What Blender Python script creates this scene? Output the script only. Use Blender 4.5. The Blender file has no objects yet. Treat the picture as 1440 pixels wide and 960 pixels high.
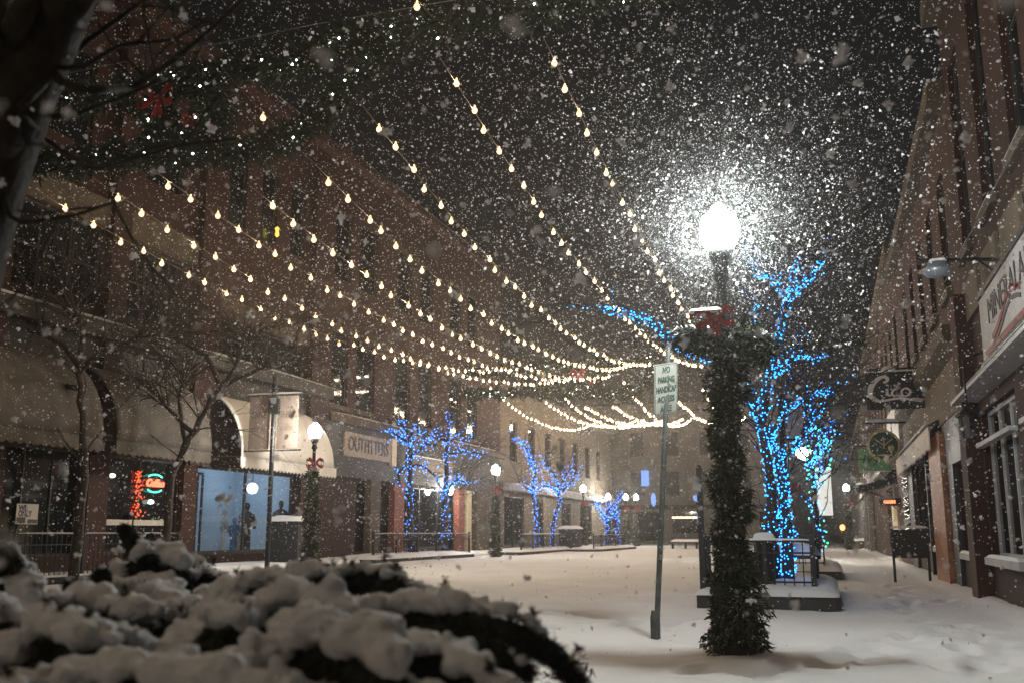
import bpy, math, random
import numpy as np
from mathutils import Vector, Matrix, noise
random.seed(7); rng = np.random.default_rng(7)
S = bpy.context.scene; COL = S.collection
PI = math.pi

# ------------------------------------------------------------------ survey of the street (real metres)
# x across the street (right shop fronts near x=2.6, left fronts x=-19), y along it, z up, eye 1.15 m
F_, CX, CY, HOR, VPX, EYE = 1400., 720., 480., 748., 1165., 1.15
PITCH = math.atan((HOR - CY) / F_); YAW = math.atan((VPX - CX) * math.cos(PITCH) / F_)
RT = np.array([math.cos(YAW), math.sin(YAW), 0.]); FH = np.array([-math.sin(YAW), math.cos(YAW), 0.]); UZ = np.array([0, 0, 1.])
FW = FH * math.cos(PITCH) + UZ * math.sin(PITCH); UPV = -FH * math.sin(PITCH) + UZ * math.cos(PITCH)
O = np.array([0, 0, EYE])
def ray(x, y): return RT * (x - CX) / F_ + UPV * (CY - y) / F_ + FW
def onZ(x, y, z=0.): r = ray(x, y); return O + r * ((z - EYE) / r[2])
def onX(x, y, X): r = ray(x, y); return O + r * (X / r[0])
def onY(x, y, Y): r = ray(x, y); return O + r * (Y / r[1])
def onD(x, y, d): return O + ray(x, y) * d
XL, XR = -19.0, 2.6
def ly(x, y=560): return float(onX(x, y, XL)[1])      # distance along the left front
def ry(x, y=600): return float(onX(x, y, XR)[1])      # distance along the right front

# ------------------------------------------------------------------ materials
def mat(name, col, rough=.7, var=.0, vscale=3., bump=0., bscale=20., metal=0., spec=.5, col2=None, detail=4):
    m = bpy.data.materials.new(name); m.use_nodes = True; n = m.node_tree.nodes; l = m.node_tree.links
    b = n['Principled BSDF']; b.inputs['Base Color'].default_value = (*col, 1); b.inputs['Roughness'].default_value = rough
    b.inputs['Metallic'].default_value = metal; b.inputs['Specular IOR Level'].default_value = spec
    geo = n.new('ShaderNodeNewGeometry')
    if var or col2:
        t = n.new('ShaderNodeTexNoise'); t.inputs['Scale'].default_value = vscale; t.inputs['Detail'].default_value = detail
        l.new(geo.outputs['Position'], t.inputs['Vector'])
        r = n.new('ShaderNodeValToRGB'); r.color_ramp.elements[0].position = .35; r.color_ramp.elements[1].position = .68
        c2 = col2 or tuple(min(1, c * (1 + var)) for c in col)
        c1 = col if col2 else tuple(c * (1 - var) for c in col)
        r.color_ramp.elements[0].color = (*c1, 1); r.color_ramp.elements[1].color = (*c2, 1)
        l.new(t.outputs['Fac'], r.inputs['Fac']); l.new(r.outputs['Color'], b.inputs['Base Color'])
    if bump:
        t2 = n.new('ShaderNodeTexNoise'); t2.inputs['Scale'].default_value = bscale; t2.inputs['Detail'].default_value = 6
        l.new(geo.outputs['Position'], t2.inputs['Vector'])
        bp = n.new('ShaderNodeBump'); bp.inputs['Strength'].default_value = bump; bp.inputs['Distance'].default_value = .02
        l.new(t2.outputs['Fac'], bp.inputs['Height']); l.new(bp.outputs['Normal'], b.inputs['Normal'])
    return m

def brick_mat(name, c1, c2, mortar, scale=1.):
    m = mat(name, c1, .85); n = m.node_tree.nodes; l = m.node_tree.links; b = n['Principled BSDF']
    geo = n['Geometry'] if 'Geometry' in n else n.new('ShaderNodeNewGeometry')
    sp = n.new('ShaderNodeSeparateXYZ'); l.new(geo.outputs['Position'], sp.inputs[0])
    ad = n.new('ShaderNodeMath'); l.new(sp.outputs['X'], ad.inputs[0]); l.new(sp.outputs['Y'], ad.inputs[1])
    cb = n.new('ShaderNodeCombineXYZ'); l.new(ad.outputs[0], cb.inputs['X']); l.new(sp.outputs['Z'], cb.inputs['Y'])
    br = n.new('ShaderNodeTexBrick'); br.inputs['Scale'].default_value = 1.
    br.inputs['Brick Width'].default_value = .21 * scale; br.inputs['Row Height'].default_value = .072 * scale
    br.inputs['Mortar Size'].default_value = .009 * scale; br.inputs['Bias'].default_value = -.1
    br.inputs['Color1'].default_value = (*c1, 1); br.inputs['Color2'].default_value = (*c2, 1); br.inputs['Mortar'].default_value = (*mortar, 1)
    l.new(cb.outputs[0], br.inputs['Vector'])
    t = n.new('ShaderNodeTexNoise'); t.inputs['Scale'].default_value = .7; t.inputs['Detail'].default_value = 5; l.new(geo.outputs['Position'], t.inputs['Vector'])
    mr = n.new('ShaderNodeMapRange'); mr.inputs['To Min'].default_value = .55; mr.inputs['To Max'].default_value = 1.4
    l.new(t.outputs['Fac'], mr.inputs['Value'])
    mx = n.new('ShaderNodeMixRGB'); mx.blend_type = 'MULTIPLY'; mx.inputs['Fac'].default_value = 1
    l.new(br.outputs['Color'], mx.inputs[1]); l.new(mr.outputs[0], mx.inputs[2]); l.new(mx.outputs[0], b.inputs['Base Color'])
    bp = n.new('ShaderNodeBump'); bp.inputs['Strength'].default_value = .5; bp.inputs['Distance'].default_value = .01
    l.new(br.outputs['Fac'], bp.inputs['Height']); bp.invert = True; l.new(bp.outputs['Normal'], b.inputs['Normal'])
    return m

def emit(name, col, strength, sample=True):
    m = bpy.data.materials.new(name); m.use_nodes = True; n = m.node_tree.nodes; n.clear()
    o = n.new('ShaderNodeOutputMaterial'); e = n.new('ShaderNodeEmission')
    e.inputs['Color'].default_value = (*col, 1); e.inputs['Strength'].default_value = strength
    m.node_tree.links.new(e.outputs[0], o.inputs[0])
    if not sample: m.cycles.emission_sampling = 'NONE'
    return m

def glass(name, tint=(.9, .93, .95), mix=.12):
    m = bpy.data.materials.new(name); m.use_nodes = True; n = m.node_tree.nodes; n.clear(); l = m.node_tree.links
    o = n.new('ShaderNodeOutputMaterial'); t = n.new('ShaderNodeBsdfTransparent'); t.inputs[0].default_value = (*tint, 1)
    g = n.new('ShaderNodeBsdfGlossy'); g.inputs['Roughness'].default_value = .03; mx = n.new('ShaderNodeMixShader'); mx.inputs[0].default_value = mix
    l.new(t.outputs[0], mx.inputs[1]); l.new(g.outputs[0], mx.inputs[2]); l.new(mx.outputs[0], o.inputs[0]); return m

def snow_dusted(name, col, amount=.5, scale=14., rough=.8):
    """needles or bark that carry snow on faces looking up"""
    m = mat(name, col, rough, var=.5, vscale=9); n = m.node_tree.nodes; l = m.node_tree.links; b = n['Principled BSDF']
    src = b.inputs['Base Color'].links[0].from_socket
    geo = n.new('ShaderNodeNewGeometry'); sp = n.new('ShaderNodeSeparateXYZ'); l.new(geo.outputs['Normal'], sp.inputs[0])
    ab = n.new('ShaderNodeMath'); ab.operation = 'ABSOLUTE'; l.new(sp.outputs['Z'], ab.inputs[0])
    t = n.new('ShaderNodeTexNoise'); t.inputs['Scale'].default_value = scale; l.new(geo.outputs['Position'], t.inputs['Vector'])
    mu = n.new('ShaderNodeMath'); mu.operation = 'MULTIPLY'; l.new(ab.outputs[0], mu.inputs[0]); l.new(t.outputs['Fac'], mu.inputs[1])
    mr = n.new('ShaderNodeMapRange'); mr.inputs['From Min'].default_value = .62 - .4 * amount; mr.inputs['From Max'].default_value = .72 - .4 * amount
    l.new(mu.outputs[0], mr.inputs['Value'])
    mx = n.new('ShaderNodeMixRGB'); mx.inputs[2].default_value = (.78, .78, .8, 1)
    l.new(mr.outputs[0], mx.inputs[0]); l.new(src, mx.inputs[1]); l.new(mx.outputs[0], b.inputs['Base Color']); return m

SNOW = mat('snow', (.8, .8, .81), .75, bump=.35, bscale=9., spec=.25)
b_ = SNOW.node_tree.nodes['Principled BSDF']
FLAKE = bpy.data.materials.new('snow_flake'); FLAKE.use_nodes = True
def _fl():
    n = FLAKE.node_tree.nodes; l = FLAKE.node_tree.links; n.clear(); o = n.new('ShaderNodeOutputMaterial')
    d = n.new('ShaderNodeBsdfDiffuse'); t = n.new('ShaderNodeBsdfTranslucent'); m = n.new('ShaderNodeMixShader'); m.inputs[0].default_value = .6
    d.inputs[0].default_value = t.inputs[0].default_value = (.92, .92, .94, 1)
    l.new(d.outputs[0], m.inputs[1]); l.new(t.outputs[0], m.inputs[2]); l.new(m.outputs[0], o.inputs[0])
_fl()
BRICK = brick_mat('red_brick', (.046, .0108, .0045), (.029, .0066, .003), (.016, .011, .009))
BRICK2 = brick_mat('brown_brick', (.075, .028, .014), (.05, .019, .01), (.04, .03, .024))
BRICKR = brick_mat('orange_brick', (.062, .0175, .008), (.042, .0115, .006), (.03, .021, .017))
STONE = mat('tan_stone', (.09, .068, .045), .85, var=.25, vscale=2, bump=.3)
OLIVE = mat('dark_fascia', (.035, .032, .025), .7, var=.3, vscale=1.5)
TAN = mat('tan_stucco', (.14, .11, .078), .9, var=.15, vscale=1.2, bump=.2)
CREAM = mat('cream_paint', (.62, .52, .34), .7, var=.1)
GREY = mat('grey_paint', (.22, .21, .2), .7, var=.2)
DARK = mat('dark_paint', (.025, .025, .025), .55, var=.3)
IRON = mat('black_iron', (.012, .012, .013), .45, var=.2, spec=.4)
WOODC = mat('stained_wood', (.30, .13, .06), .6, var=.3, vscale=6)
REDP = mat('red_brown_paint', (.2, .055, .03), .7, var=.2)
PANE = mat('dark_glass', (.012, .014, .016), .06, spec=.6)
GLASS = glass('clear_glass')
FABRIC = mat('cream_canvas', (.76, .72, .66), .9, var=.1, vscale=2., bump=.15, bscale=60)
FABRICG = mat('grey_canvas', (.11, .093, .075), .9, var=.3, vscale=2., bump=.15, bscale=60)
BARK = snow_dusted('dark_bark', (.035, .026, .02), .25, 6.)
BARKF = mat('near_bark', (.022, .018, .015), .9, var=.4, vscale=20, bump=.6, bscale=30)
NEEDLE = snow_dusted('evergreen_needles', (.05, .066, .034), .56, 22.)
NEEDLED = mat('dark_needles', (.013, .023, .011), .8, var=.5, vscale=12)
JUNIPER = mat('juniper_needles', (.025, .032, .024), .85, var=.5, vscale=15)
SIGNW = mat('sign_white', (.36, .36, .32), .5, var=.08, vscale=6)
SIGNG = mat('sign_green_ink', (.03, .07, .05), .5)
STEEL = mat('galvanised_post', (.10, .105, .1), .5, var=.3, vscale=10, metal=.3)
WHITE = mat('white_paint', (.36, .35, .345), .6, var=.12)
BLACKS = mat('black_sign_panel', (.014, .014, .014), .6)
SILVER = mat('silver_lettering', (.7, .65, .64), .6)
INK = mat('dark_ink', (.05, .045, .05), .6)
INKBR = mat('brown_ink', (.05, .03, .02), .6)
MAROON = mat('maroon_stripe', (.2, .05, .045), .6)
REDBOW = mat('red_ribbon', (.26, .018, .014), .5, var=.2, vscale=8)
GREENS = mat('green_sign_panel', (.12, .32, .14), .6, var=.15)
GOLD = mat('gold_lettering', (.55, .42, .16), .5)
COPPER = mat('galvanised_lamp_bowl', (.25, .29, .33), .35, metal=.5)
ROOM = mat('pale_blue_wall', (.56, .68, .80), .9)
CLOTH = mat('dark_cloth', (.03, .035, .045), .9, var=.4, vscale=5)
CLOTHB = mat('blue_cloth', (.08, .18, .32), .9, var=.3, vscale=5)
CLOTHW = mat('pale_cloth', (.4, .37, .33), .9, var=.3, vscale=5)
BANNER = mat('tan_banner', (.24, .185, .15), .85, var=.1, vscale=2)
PAPER = mat('poster_paper', (.62, .56, .48), .8)
LAMPE = emit('street_lamp_glow', (.93, 1., .97), 420.)
LAMPF = emit('far_street_lamp_glow', (1., .97, .88), 340.)
BULBE = emit('filament_glow', (1., .78, .55), 720.)
def shell_mat():
    m = bpy.data.materials.new('amber_bulb_glass'); m.use_nodes = True; n = m.node_tree.nodes; n.clear(); l = m.node_tree.links
    o = n.new('ShaderNodeOutputMaterial'); t = n.new('ShaderNodeBsdfTransparent'); e = n.new('ShaderNodeEmission'); x = n.new('ShaderNodeMixShader'); x.inputs[0].default_value = .4
    e.inputs[0].default_value = (1., .56, .2, 1); e.inputs[1].default_value = 5.5; l.new(t.outputs[0], x.inputs[1]); l.new(e.outputs[0], x.inputs[2]); l.new(x.outputs[0], o.inputs[0]); m.cycles.emission_sampling = 'NONE'; return m
SHELL = shell_mat()
LEDB = emit('blue_led', (.03, .19, 1.), 11.)
LEDC = emit('azure_led', (.014, .25, 1.), 11.)
LEDG = emit('green_led', (.04, .9, .45), 11.)
LEDW = emit('white_led', (.85, 1., .80), 16.)
NEONR = emit('red_neon', (1., .10, .05), 5.); NEONG = emit('green_neon', (.1, 1., .6), 3.)
NEONO = emit('orange_neon', (1., .22, .09), 3.2)
LEDR = emit('red_led', (1., .09, .03), 4.)
SIGBLUE = emit('blue_window_glow', (.18, .35, 1.), 1.3)
CEILGL = emit('shop_globe', (.9, .97, 1.), 9.)
WARML = emit('warm_window_lamp', (1., .72, .1), 1.6); WHITEL = emit('white_shop_lamp', (.9, 1., .85), 3.)

# ------------------------------------------------------------------ mesh builder
class MB:
    def __init__(s): s.v = []; s.f = []
    def add(s, vs, fs):
        o = len(s.v); s.v += [tuple(map(float, p)) for p in vs]; s.f += [tuple(o + i for i in f) for f in fs]; return s
    def box(s, x0, x1, y0, y1, z0, z1, top=None):
        t = top or 1.; cx, cy = (x0 + x1) / 2, (y0 + y1) / 2
        q = lambda x, c: c + (x - c) * t
        vs = [(x0, y0, z0), (x1, y0, z0), (x1, y1, z0), (x0, y1, z0), (q(x0, cx), q(y0, cy), z1), (q(x1, cx), q(y0, cy), z1), (q(x1, cx), q(y1, cy), z1), (q(x0, cx), q(y1, cy), z1)]
        return s.add(vs, [(3, 2, 1, 0), (4, 5, 6, 7), (0, 1, 5, 4), (1, 2, 6, 5), (2, 3, 7, 6), (3, 0, 4, 7)])
    def tube(s, pts, rad, n=6, cap=True):
        pts = [np.array(p, float) for p in pts]; k = len(pts)
        if not hasattr(rad, '__len__'): rad = [rad] * k
        vs = []; prev = None
        for i, p in enumerate(pts):
            t = pts[min(i + 1, k - 1)] - pts[max(i - 1, 0)]; t = t / (np.linalg.norm(t) + 1e-9)
            if prev is None: a = np.cross(t, (0, 0, 1.) if abs(t[2]) < .9 else (1., 0, 0))
            else: a = prev - t * (prev @ t)
            a = a / (np.linalg.norm(a) + 1e-9); prev = a; b = np.cross(t, a)
            for j in range(n):
                w = 2 * PI * j / n; vs.append(p + (a * math.cos(w) + b * math.sin(w)) * rad[i])
        fs = [(i * n + j, i * n + (j + 1) % n, (i + 1) * n + (j + 1) % n, (i + 1) * n + j) for i in range(k - 1) for j in range(n)]
        if cap: fs += [tuple(range(n))[::-1], tuple((k - 1) * n + j for j in range(n))]
        return s.add(vs, fs)
    def lathe(s, prof, c=(0, 0, 0), n=16, sx=1., sy=1.):
        vs = [(c[0] + r * sx * math.cos(2 * PI * j / n), c[1] + r * sy * math.sin(2 * PI * j / n), c[2] + z) for r, z in prof for j in range(n)]
        k = len(prof)
        fs = [(i * n + j, i * n + (j + 1) % n, (i + 1) * n + (j + 1) % n, (i + 1) * n + j) for i in range(k - 1) for j in range(n)]
        fs += [tuple(range(n))[::-1], tuple((k - 1) * n + j for j in range(n))]
        return s.add(vs, fs)
    def prism(s, poly, d):
        """closed 3-D outline swept by vector d"""
        p = [np.array(q, float) for q in poly]; n = len(p); d = np.array(d, float)
        return s.add(p + [q + d for q in p], [tuple(range(n))[::-1], tuple(range(n, 2 * n))] + [(i, (i + 1) % n, n + (i + 1) % n, n + i) for i in range(n)])
    def pillow(s, x0, x1, y0, y1, z, h, nx=14, ny=14, seed=0., lump=.25):
        """settled snow with rounded edges"""
        vs = []
        for i in range(nx + 1):
            for j in range(ny + 1):
                u, v = 2 * i / nx - 1, 2 * j / ny - 1; u = math.copysign(abs(u) ** .6, u); v = math.copysign(abs(v) ** .6, v)
                k = max(0, (1 - abs(u) ** 5)) ** .5 * max(0, (1 - abs(v) ** 5)) ** .5
                x, y = (x0 + x1) / 2 + u * (x1 - x0) / 2, (y0 + y1) / 2 + v * (y1 - y0) / 2
                vs.append((x, y, z + h * k * (1 + lump * noise.noise((x * 2.3 + seed, y * 2.3, seed)))))
        m = ny + 1
        fs = [(i * m + j, (i + 1) * m + j, (i + 1) * m + j + 1, i * m + j + 1) for i in range(nx) for j in range(ny)]
        ring = [i * m for i in range(nx + 1)] + [nx * m + j for j in range(1, m)] + [i * m + ny for i in range(nx - 1, -1, -1)] + [j for j in range(ny - 1, 0, -1)]
        return s.add(vs, fs + [tuple(ring)])
    def ball(s, c, r, n=8, k=5, sz=1.):
        return s.lathe([(max(1e-4, r * math.sin(PI * i / k)), -r * sz * math.cos(PI * i / k)) for i in range(k + 1)], c, n)
    def octa(s, c, r):
        x, y, z = c; return s.add([(x - r, y, z), (x + r, y, z), (x, y - r, z), (x, y + r, z), (x, y, z - r), (x, y, z + r)],
            [(0, 2, 5), (2, 1, 5), (1, 3, 5), (3, 0, 5), (2, 0, 4), (1, 2, 4), (3, 1, 4), (0, 3, 4)])
    def build(s, name, m, parent=None, smooth=False, matrix=None):
        return mesh_obj(name, s.v, s.f, m, parent, smooth, matrix)

def mesh_obj(name, v, f, m, parent=None, smooth=False, matrix=None):
    me = bpy.data.meshes.new(name); me.from_pydata([tuple(p) for p in v], [], f); me.materials.append(m)
    if smooth: me.polygons.foreach_set('use_smooth', [True] * len(me.polygons))
    me.update(); o = bpy.data.objects.new(name, me); COL.objects.link(o)
    if parent: o.parent = parent
    if matrix: o.matrix_local = matrix
    return o
def tri_obj(name, V, m, parent=None, quads=False):
    """V: (n, k, 3) soup of triangles or quads"""
    V = np.asarray(V, np.float32); n, k, _ = V.shape
    me = bpy.data.meshes.new(name); me.vertices.add(n * k); me.vertices.foreach_set('co', V.reshape(-1))
    me.loops.add(n * k); me.loops.foreach_set('vertex_index', np.arange(n * k, dtype=np.int32))
    me.polygons.add(n); me.polygons.foreach_set('loop_start', np.arange(0, n * k, k, dtype=np.int32)); me.polygons.foreach_set('loop_total', np.full(n, k, np.int32))
    me.materials.append(m); me.update(calc_edges=True); me.validate()
    o = bpy.data.objects.new(name, me); COL.objects.link(o)
    if parent: o.parent = parent
    return o
def tag(o, label, cat, group=None, kind=None):
    if label: o['label'] = label
    if cat: o['category'] = cat
    if group: o['group'] = group
    if kind: o['kind'] = kind
    return o
def thing(name, label, cat, loc=(0, 0, 0), rz=0., group=None):
    o = bpy.data.objects.new(name, None); COL.objects.link(o); o.location = tuple(map(float, loc)); o.rotation_euler = (0, 0, rz); o.empty_display_size = .2
    return tag(o, label, cat, group)
def dup(root, loc, label, rz=None, group=None):
    r = root.copy(); COL.objects.link(r); r.location = tuple(map(float, loc))
    if rz is not None: r.rotation_euler = (0, 0, rz)
    r['label'] = label
    if group: r['group'] = group
    def rec(a, b):
        for ch in list(a.children):
            c = ch.copy(); COL.objects.link(c); c.parent = b; rec(ch, c)
    rec(root, r); return r
def text_obj(name, s, size, m, parent, matrix, extrude=.01, sx=1., align='CENTER', shear=0., bold=0.):
    c = bpy.data.curves.new(name, 'FONT'); c.body = s; c.size = size; c.extrude = extrude; c.align_x = align; c.align_y = 'CENTER'; c.shear = shear; c.offset = bold; c.resolution_u = 3
    o = bpy.data.objects.new(name, c); COL.objects.link(o); dg = bpy.context.evaluated_depsgraph_get(); dg.update()
    me = bpy.data.meshes.new_from_object(o.evaluated_get(dg)); bpy.data.objects.remove(o); bpy.data.curves.remove(c)
    me.name = name; me.materials.clear(); me.materials.append(m); me.transform(Matrix.Diagonal((sx, 1, 1, 1)))
    o = bpy.data.objects.new(name, me); COL.objects.link(o); o.parent = parent; o.matrix_local = matrix; return o
def frame(origin, xa, ya):
    """matrix with local x, y along the given directions"""
    x = Vector(xa).normalized(); y = Vector(ya).normalized(); z = x.cross(y)
    m = Matrix.Identity(4)
    for i in range(3): m[i][0], m[i][1], m[i][2], m[i][3] = x[i], y[i], z[i], float(origin[i])
    return m
def bez(p0, p1, p2, p3, n=10):
    p0, p1, p2, p3 = (np.array(p, float) for p in (p0, p1, p2, p3))
    return [p0 * (1 - t) ** 3 + 3 * p1 * t * (1 - t) ** 2 + 3 * p2 * t * t * (1 - t) + p3 * t ** 3 for t in np.linspace(0, 1, n)]
def resample(pts, step):
    P = np.array(pts, float); L = np.concatenate([[0], np.cumsum(np.linalg.norm(np.diff(P, axis=0), axis=1))]); n = max(2, int(L[-1] / step) + 1)
    t = np.linspace(0, L[-1], n); return np.stack([np.interp(t, L, P[:, i]) for i in range(P.shape[1])], 1)

# ------------------------------------------------------------------ ground
def axis(a, b, fine0, fine1, step, grow=1.18):
    c = list(np.arange(fine0, fine1, step)); s = step; x = fine0
    lo = []
    while x > a: s *= grow; x -= s; lo.append(x)
    s = step; x = c[-1]; hi = []
    while x < b: s *= grow; x += s; hi.append(x)
    return np.array(lo[::-1] + c + hi)
xs = axis(-140, 90, -9, 3.2, .075); ys = axis(-40, 420, 6.5, 24, .085)
prints = [onZ(x, y) for x, y in [(1180, 925), (1205, 917), (1225, 908), (1250, 915), (1160, 935), (1195, 932), (1275, 897), (1130, 940), (1222, 925), (1242, 904), (1265, 900), (1290, 893), (1335, 885), (945, 876), (960, 872), (980, 869), (898, 878), (880, 880), (1105, 905), (1255, 850), (1275, 846), (1300, 846), (1320, 842), (1240, 853), (1090, 945), (1055, 942), (1000, 938), (1280, 852), (910, 885), (935, 882)]]
prints += [np.array([1.25 + .14 * (-1) ** k + .25 * math.sin(k * .4), 10.5 + k * .62, 0]) for k in range(26)] + [np.array([.4 + k * .3, 9.6 + .12 * (-1) ** k + k * .1, 0]) for k in range(7)] + [np.array([-3.2 - k * .5, 12.2 + .14 * (-1) ** k + k * .35, 0]) for k in range(14)]
ridge = [onZ(x, y) for x, y in [(740, 858), (800, 864), (870, 873), (915, 884), (960, 874), (1000, 868)]]
def ground_h():
    X, Y = np.meshgrid(xs, ys, indexing='ij'); H = np.zeros_like(X)
    for i in range(len(xs)):
        for j in range(len(ys)):
            x, y = xs[i], ys[j]
            if -20 < x < 6 and 3 < y < 70:
                H[i, j] = .045 * noise.noise((x * .35, y * .22, 1.)) + .018 * noise.noise((x * 1.3, y * 1.1, 4.)) + .012 * noise.noise((x * 5, y * 4, 9.))
    DN = np.zeros_like(H); UP_ = np.zeros_like(H)
    for q in prints:
        for k in range(2):
            qx, qy = q[0] + rng.normal() * .10, q[1] + rng.normal() * .22; a = rng.uniform(-.5, .5); ca, sa = math.cos(a), math.sin(a)
            m = (abs(X - qx) < 1) & (abs(Y - qy) < 1); u = (X - qx) * ca + (Y - qy) * sa; v = -(X - qx) * sa + (Y - qy) * ca
            d = np.sqrt((u / .11) ** 2 + (v / .24) ** 2); DN = np.minimum(DN, np.where(m, -.06 * np.exp(-d ** 4), 0)); UP_ = np.maximum(UP_, np.where(m, .012 * np.exp(-((d - 1.4) / .4) ** 2), 0))
    H += DN + np.where(DN < -.01, 0, UP_)
    for a, b in zip(ridge[:-1], ridge[1:]):
        ab = b[:2] - a[:2]; t = np.clip(((X - a[0]) * ab[0] + (Y - a[1]) * ab[1]) / (ab @ ab), 0, 1)
        d = np.hypot(X - a[0] - t * ab[0], Y - a[1] - t * ab[1]); H -= .05 * np.exp(-(d / .09) ** 2) - .02 * np.exp(-((d - .22) / .1) ** 2)
    # snow banks up a little around the wrapped lamp and towards the shop fronts
    H += .07 * np.exp(-(np.hypot(X + .89, Y - 9.83) / .55) ** 2) + .10 * np.exp(-((X - 2.55) / .3) ** 2)
    # faint wheel ruts along the roadway
    for rx in (-5.2, -6.7, -9.6, -11.1): H -= .032 * np.exp(-((X - rx - .15 * np.sin(Y * .2)) / .16) ** 2)
    return X, Y, H
GX, GY, GH = ground_h(); nx_, ny_ = GX.shape
gv = np.stack([GX, GY, GH], 2).reshape(-1, 3)
gf = [(i * ny_ + j, (i + 1) * ny_ + j, (i + 1) * ny_ + j + 1, i * ny_ + j + 1) for i in range(nx_ - 1) for j in range(ny_ - 1)]
GSNOW = mat('street_snow', (.78, .77, .77), .8, var=.05, vscale=.5, bump=.5, bscale=7., spec=.2)
tag(mesh_obj('snowy_street', gv, gf, GSNOW, smooth=True), None, None, kind='structure')
# left sidewalk: a raised snow sheet with a dark kerb face
b = MB(); ysw = np.arange(6, 96, 1.2)
kx = lambda y: -17.0 + .22 * noise.noise((y * .4, 0, 0))
vs = []; fs = []
for i, y in enumerate(ysw):
    for q in ((kx(y), .02), (kx(y) - .02, .13), (kx(y) - .18, .17), (-18.1, .17), (-19.4, .18)): vs.append((q[0], y, q[1]))
for i in range(len(ysw) - 1):
    for j in range(4): fs.append((i * 5 + j, (i + 1) * 5 + j, (i + 1) * 5 + j + 1, i * 5 + j + 1))
tag(mesh_obj('sidewalk', vs, fs, SNOW, smooth=True), None, None, kind='structure')
b = MB()
for y0, y1 in ((17.5, 20.6), (22.0, 25.5), (36.0, 39.5), (41.0, 44.5), (52.3, 54.5)): b.box(-17.1, -16.86, y0, y1, -.05, .14)
tag(b.build('kerb', DARK), None, None, kind='structure')

# ------------------------------------------------------------------ facade maker
def facade(name, m, parent, X, nrm, y0, y1, z1, holes, depth=8., rec=.22, x_off=0.):
    """shell of a building whose front (facing nrm) has recessed openings"""
    X += x_off
    Yc = sorted({y0, y1, *[h[0] for h in holes], *[h[1] for h in holes]}); Zc = sorted({-.2, z1, *[h[2] for h in holes], *[h[3] for h in holes]})
    b = MB(); inn = lambda y, z: any(h[0] < y < h[1] and h[2] < z < h[3] for h in holes)
    for a, c in zip(Yc[:-1], Yc[1:]):
        for e, g in zip(Zc[:-1], Zc[1:]):
            if not inn((a + c) / 2, (e + g) / 2): b.add([(X, a, e), (X, c, e), (X, c, g), (X, a, g)], [(0, 1, 2, 3)])
    r = X - nrm * rec
    for h in holes:
        ya, yb, za, zb = h[:4]
        b.add([(X, ya, za), (X, yb, za), (r, yb, za), (r, ya, za)], [(0, 1, 2, 3)]); b.add([(X, ya, zb), (X, yb, zb), (r, yb, zb), (r, ya, zb)], [(3, 2, 1, 0)])
        b.add([(X, ya, za), (X, ya, zb), (r, ya, zb), (r, ya, za)], [(3, 2, 1, 0)]); b.add([(X, yb, za), (X, yb, zb), (r, yb, zb), (r, yb, za)], [(0, 1, 2, 3)])
    B = X - nrm * depth
    b.add([(X, y0, -.2), (B, y0, -.2), (B, y0, z1), (X, y0, z1), (X, y1, -.2), (B, y1, -.2), (B, y1, z1), (X, y1, z1)], [(0, 1, 2, 3), (5, 4, 7, 6), (1, 5, 6, 2), (3, 2, 6, 7)])
    return b.build(name, m, parent)
def window(parent, X, nrm, h, fm, pm=PANE, rec=.18, cols=2, rows=2, t=.06, name='window'):
    ya, yb, za, zb = h[:4]; a, c = sorted((X - nrm * rec, X - nrm * (rec - .08))); b = MB(); e = .004
    ya += e; yb -= e; za += e; zb -= e
    b.box(a, c, ya, ya + t, za, zb); b.box(a, c, yb - t, yb, za, zb); b.box(a, c, ya + t, yb - t, za, za + t); b.box(a, c, ya + t, yb - t, zb - t, zb)
    for i in range(1, cols): y = ya + (yb - ya) * i / cols; b.box(a + .004, c - .004, y - t * .4, y + t * .4, za + t, zb - t)
    for i in range(1, rows): z = za + (zb - za) * i / rows; b.box(a + .008, c - .008, ya + t, yb - t, z - t * .4, z + t * .4)
    w = b.build(name, fm, parent); xp = (a + c) / 2 + .001
    MB().add([(xp, ya, za), (xp, yb, za), (xp, yb, zb), (xp, ya, zb)], [(0, 1, 2, 3)] if nrm > 0 else [(3, 2, 1, 0)]).build('pane', pm, w)
    return w

# ------------------------------------------------------------------ LEFT SIDE: corner block with the awnings (front x=-19)
pil = [(ly(-20, 360), ly(6, 360)), (ly(146, 360), ly(172, 360)), (ly(272, 400), ly(303, 400)), (ly(430, 520), ly(457, 520))]
Y1L = pil[3][1]; ROOF = 16.6
LB = thing('brick_shop_building', 'tall red brick corner block with dark glazed bays above arched awnings at left', 'building')
bays = [(pil[0][1], pil[1][0]), (pil[1][1], pil[2][0]), (pil[2][1], pil[3][0])]
sho = 720
shop = [(ly(-60, sho), ly(112, sho), .55, 3.3), (ly(143, sho), ly(247, sho), .55, 3.3), (ly(268, sho), ly(414, sho), .45, 3.3)]
up = [(bays[0][0] + .05, bays[0][1] - .05, 7.2, 9.55), (bays[1][0] + .05, bays[1][1] - .05, 7.2, 9.5), (bays[2][0] + .05, bays[2][1] - .05, 6.95, 8.2)]
top = []
for a, c in bays:
    n = max(1, round((c - a) / 2.4)); w = (c - a) / n
    for i in range(n): top.append((a + w * i + w * .24, a + w * (i + 1) - w * .24, 11.6, 14.4))
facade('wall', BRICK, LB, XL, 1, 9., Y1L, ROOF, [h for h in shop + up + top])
for h in up: window(LB, XL, 1, h, DARK, cols=max(2, round((h[1] - h[0]) / 1.2)), rows=2)
for h in top: window(LB, XL, 1, h, DARK, cols=1, rows=2)
for a, c in pil: MB().box(XL, XL + .28, a, c, 3.2, ROOF - .8).build('pilaster', BRICK, LB)
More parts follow.
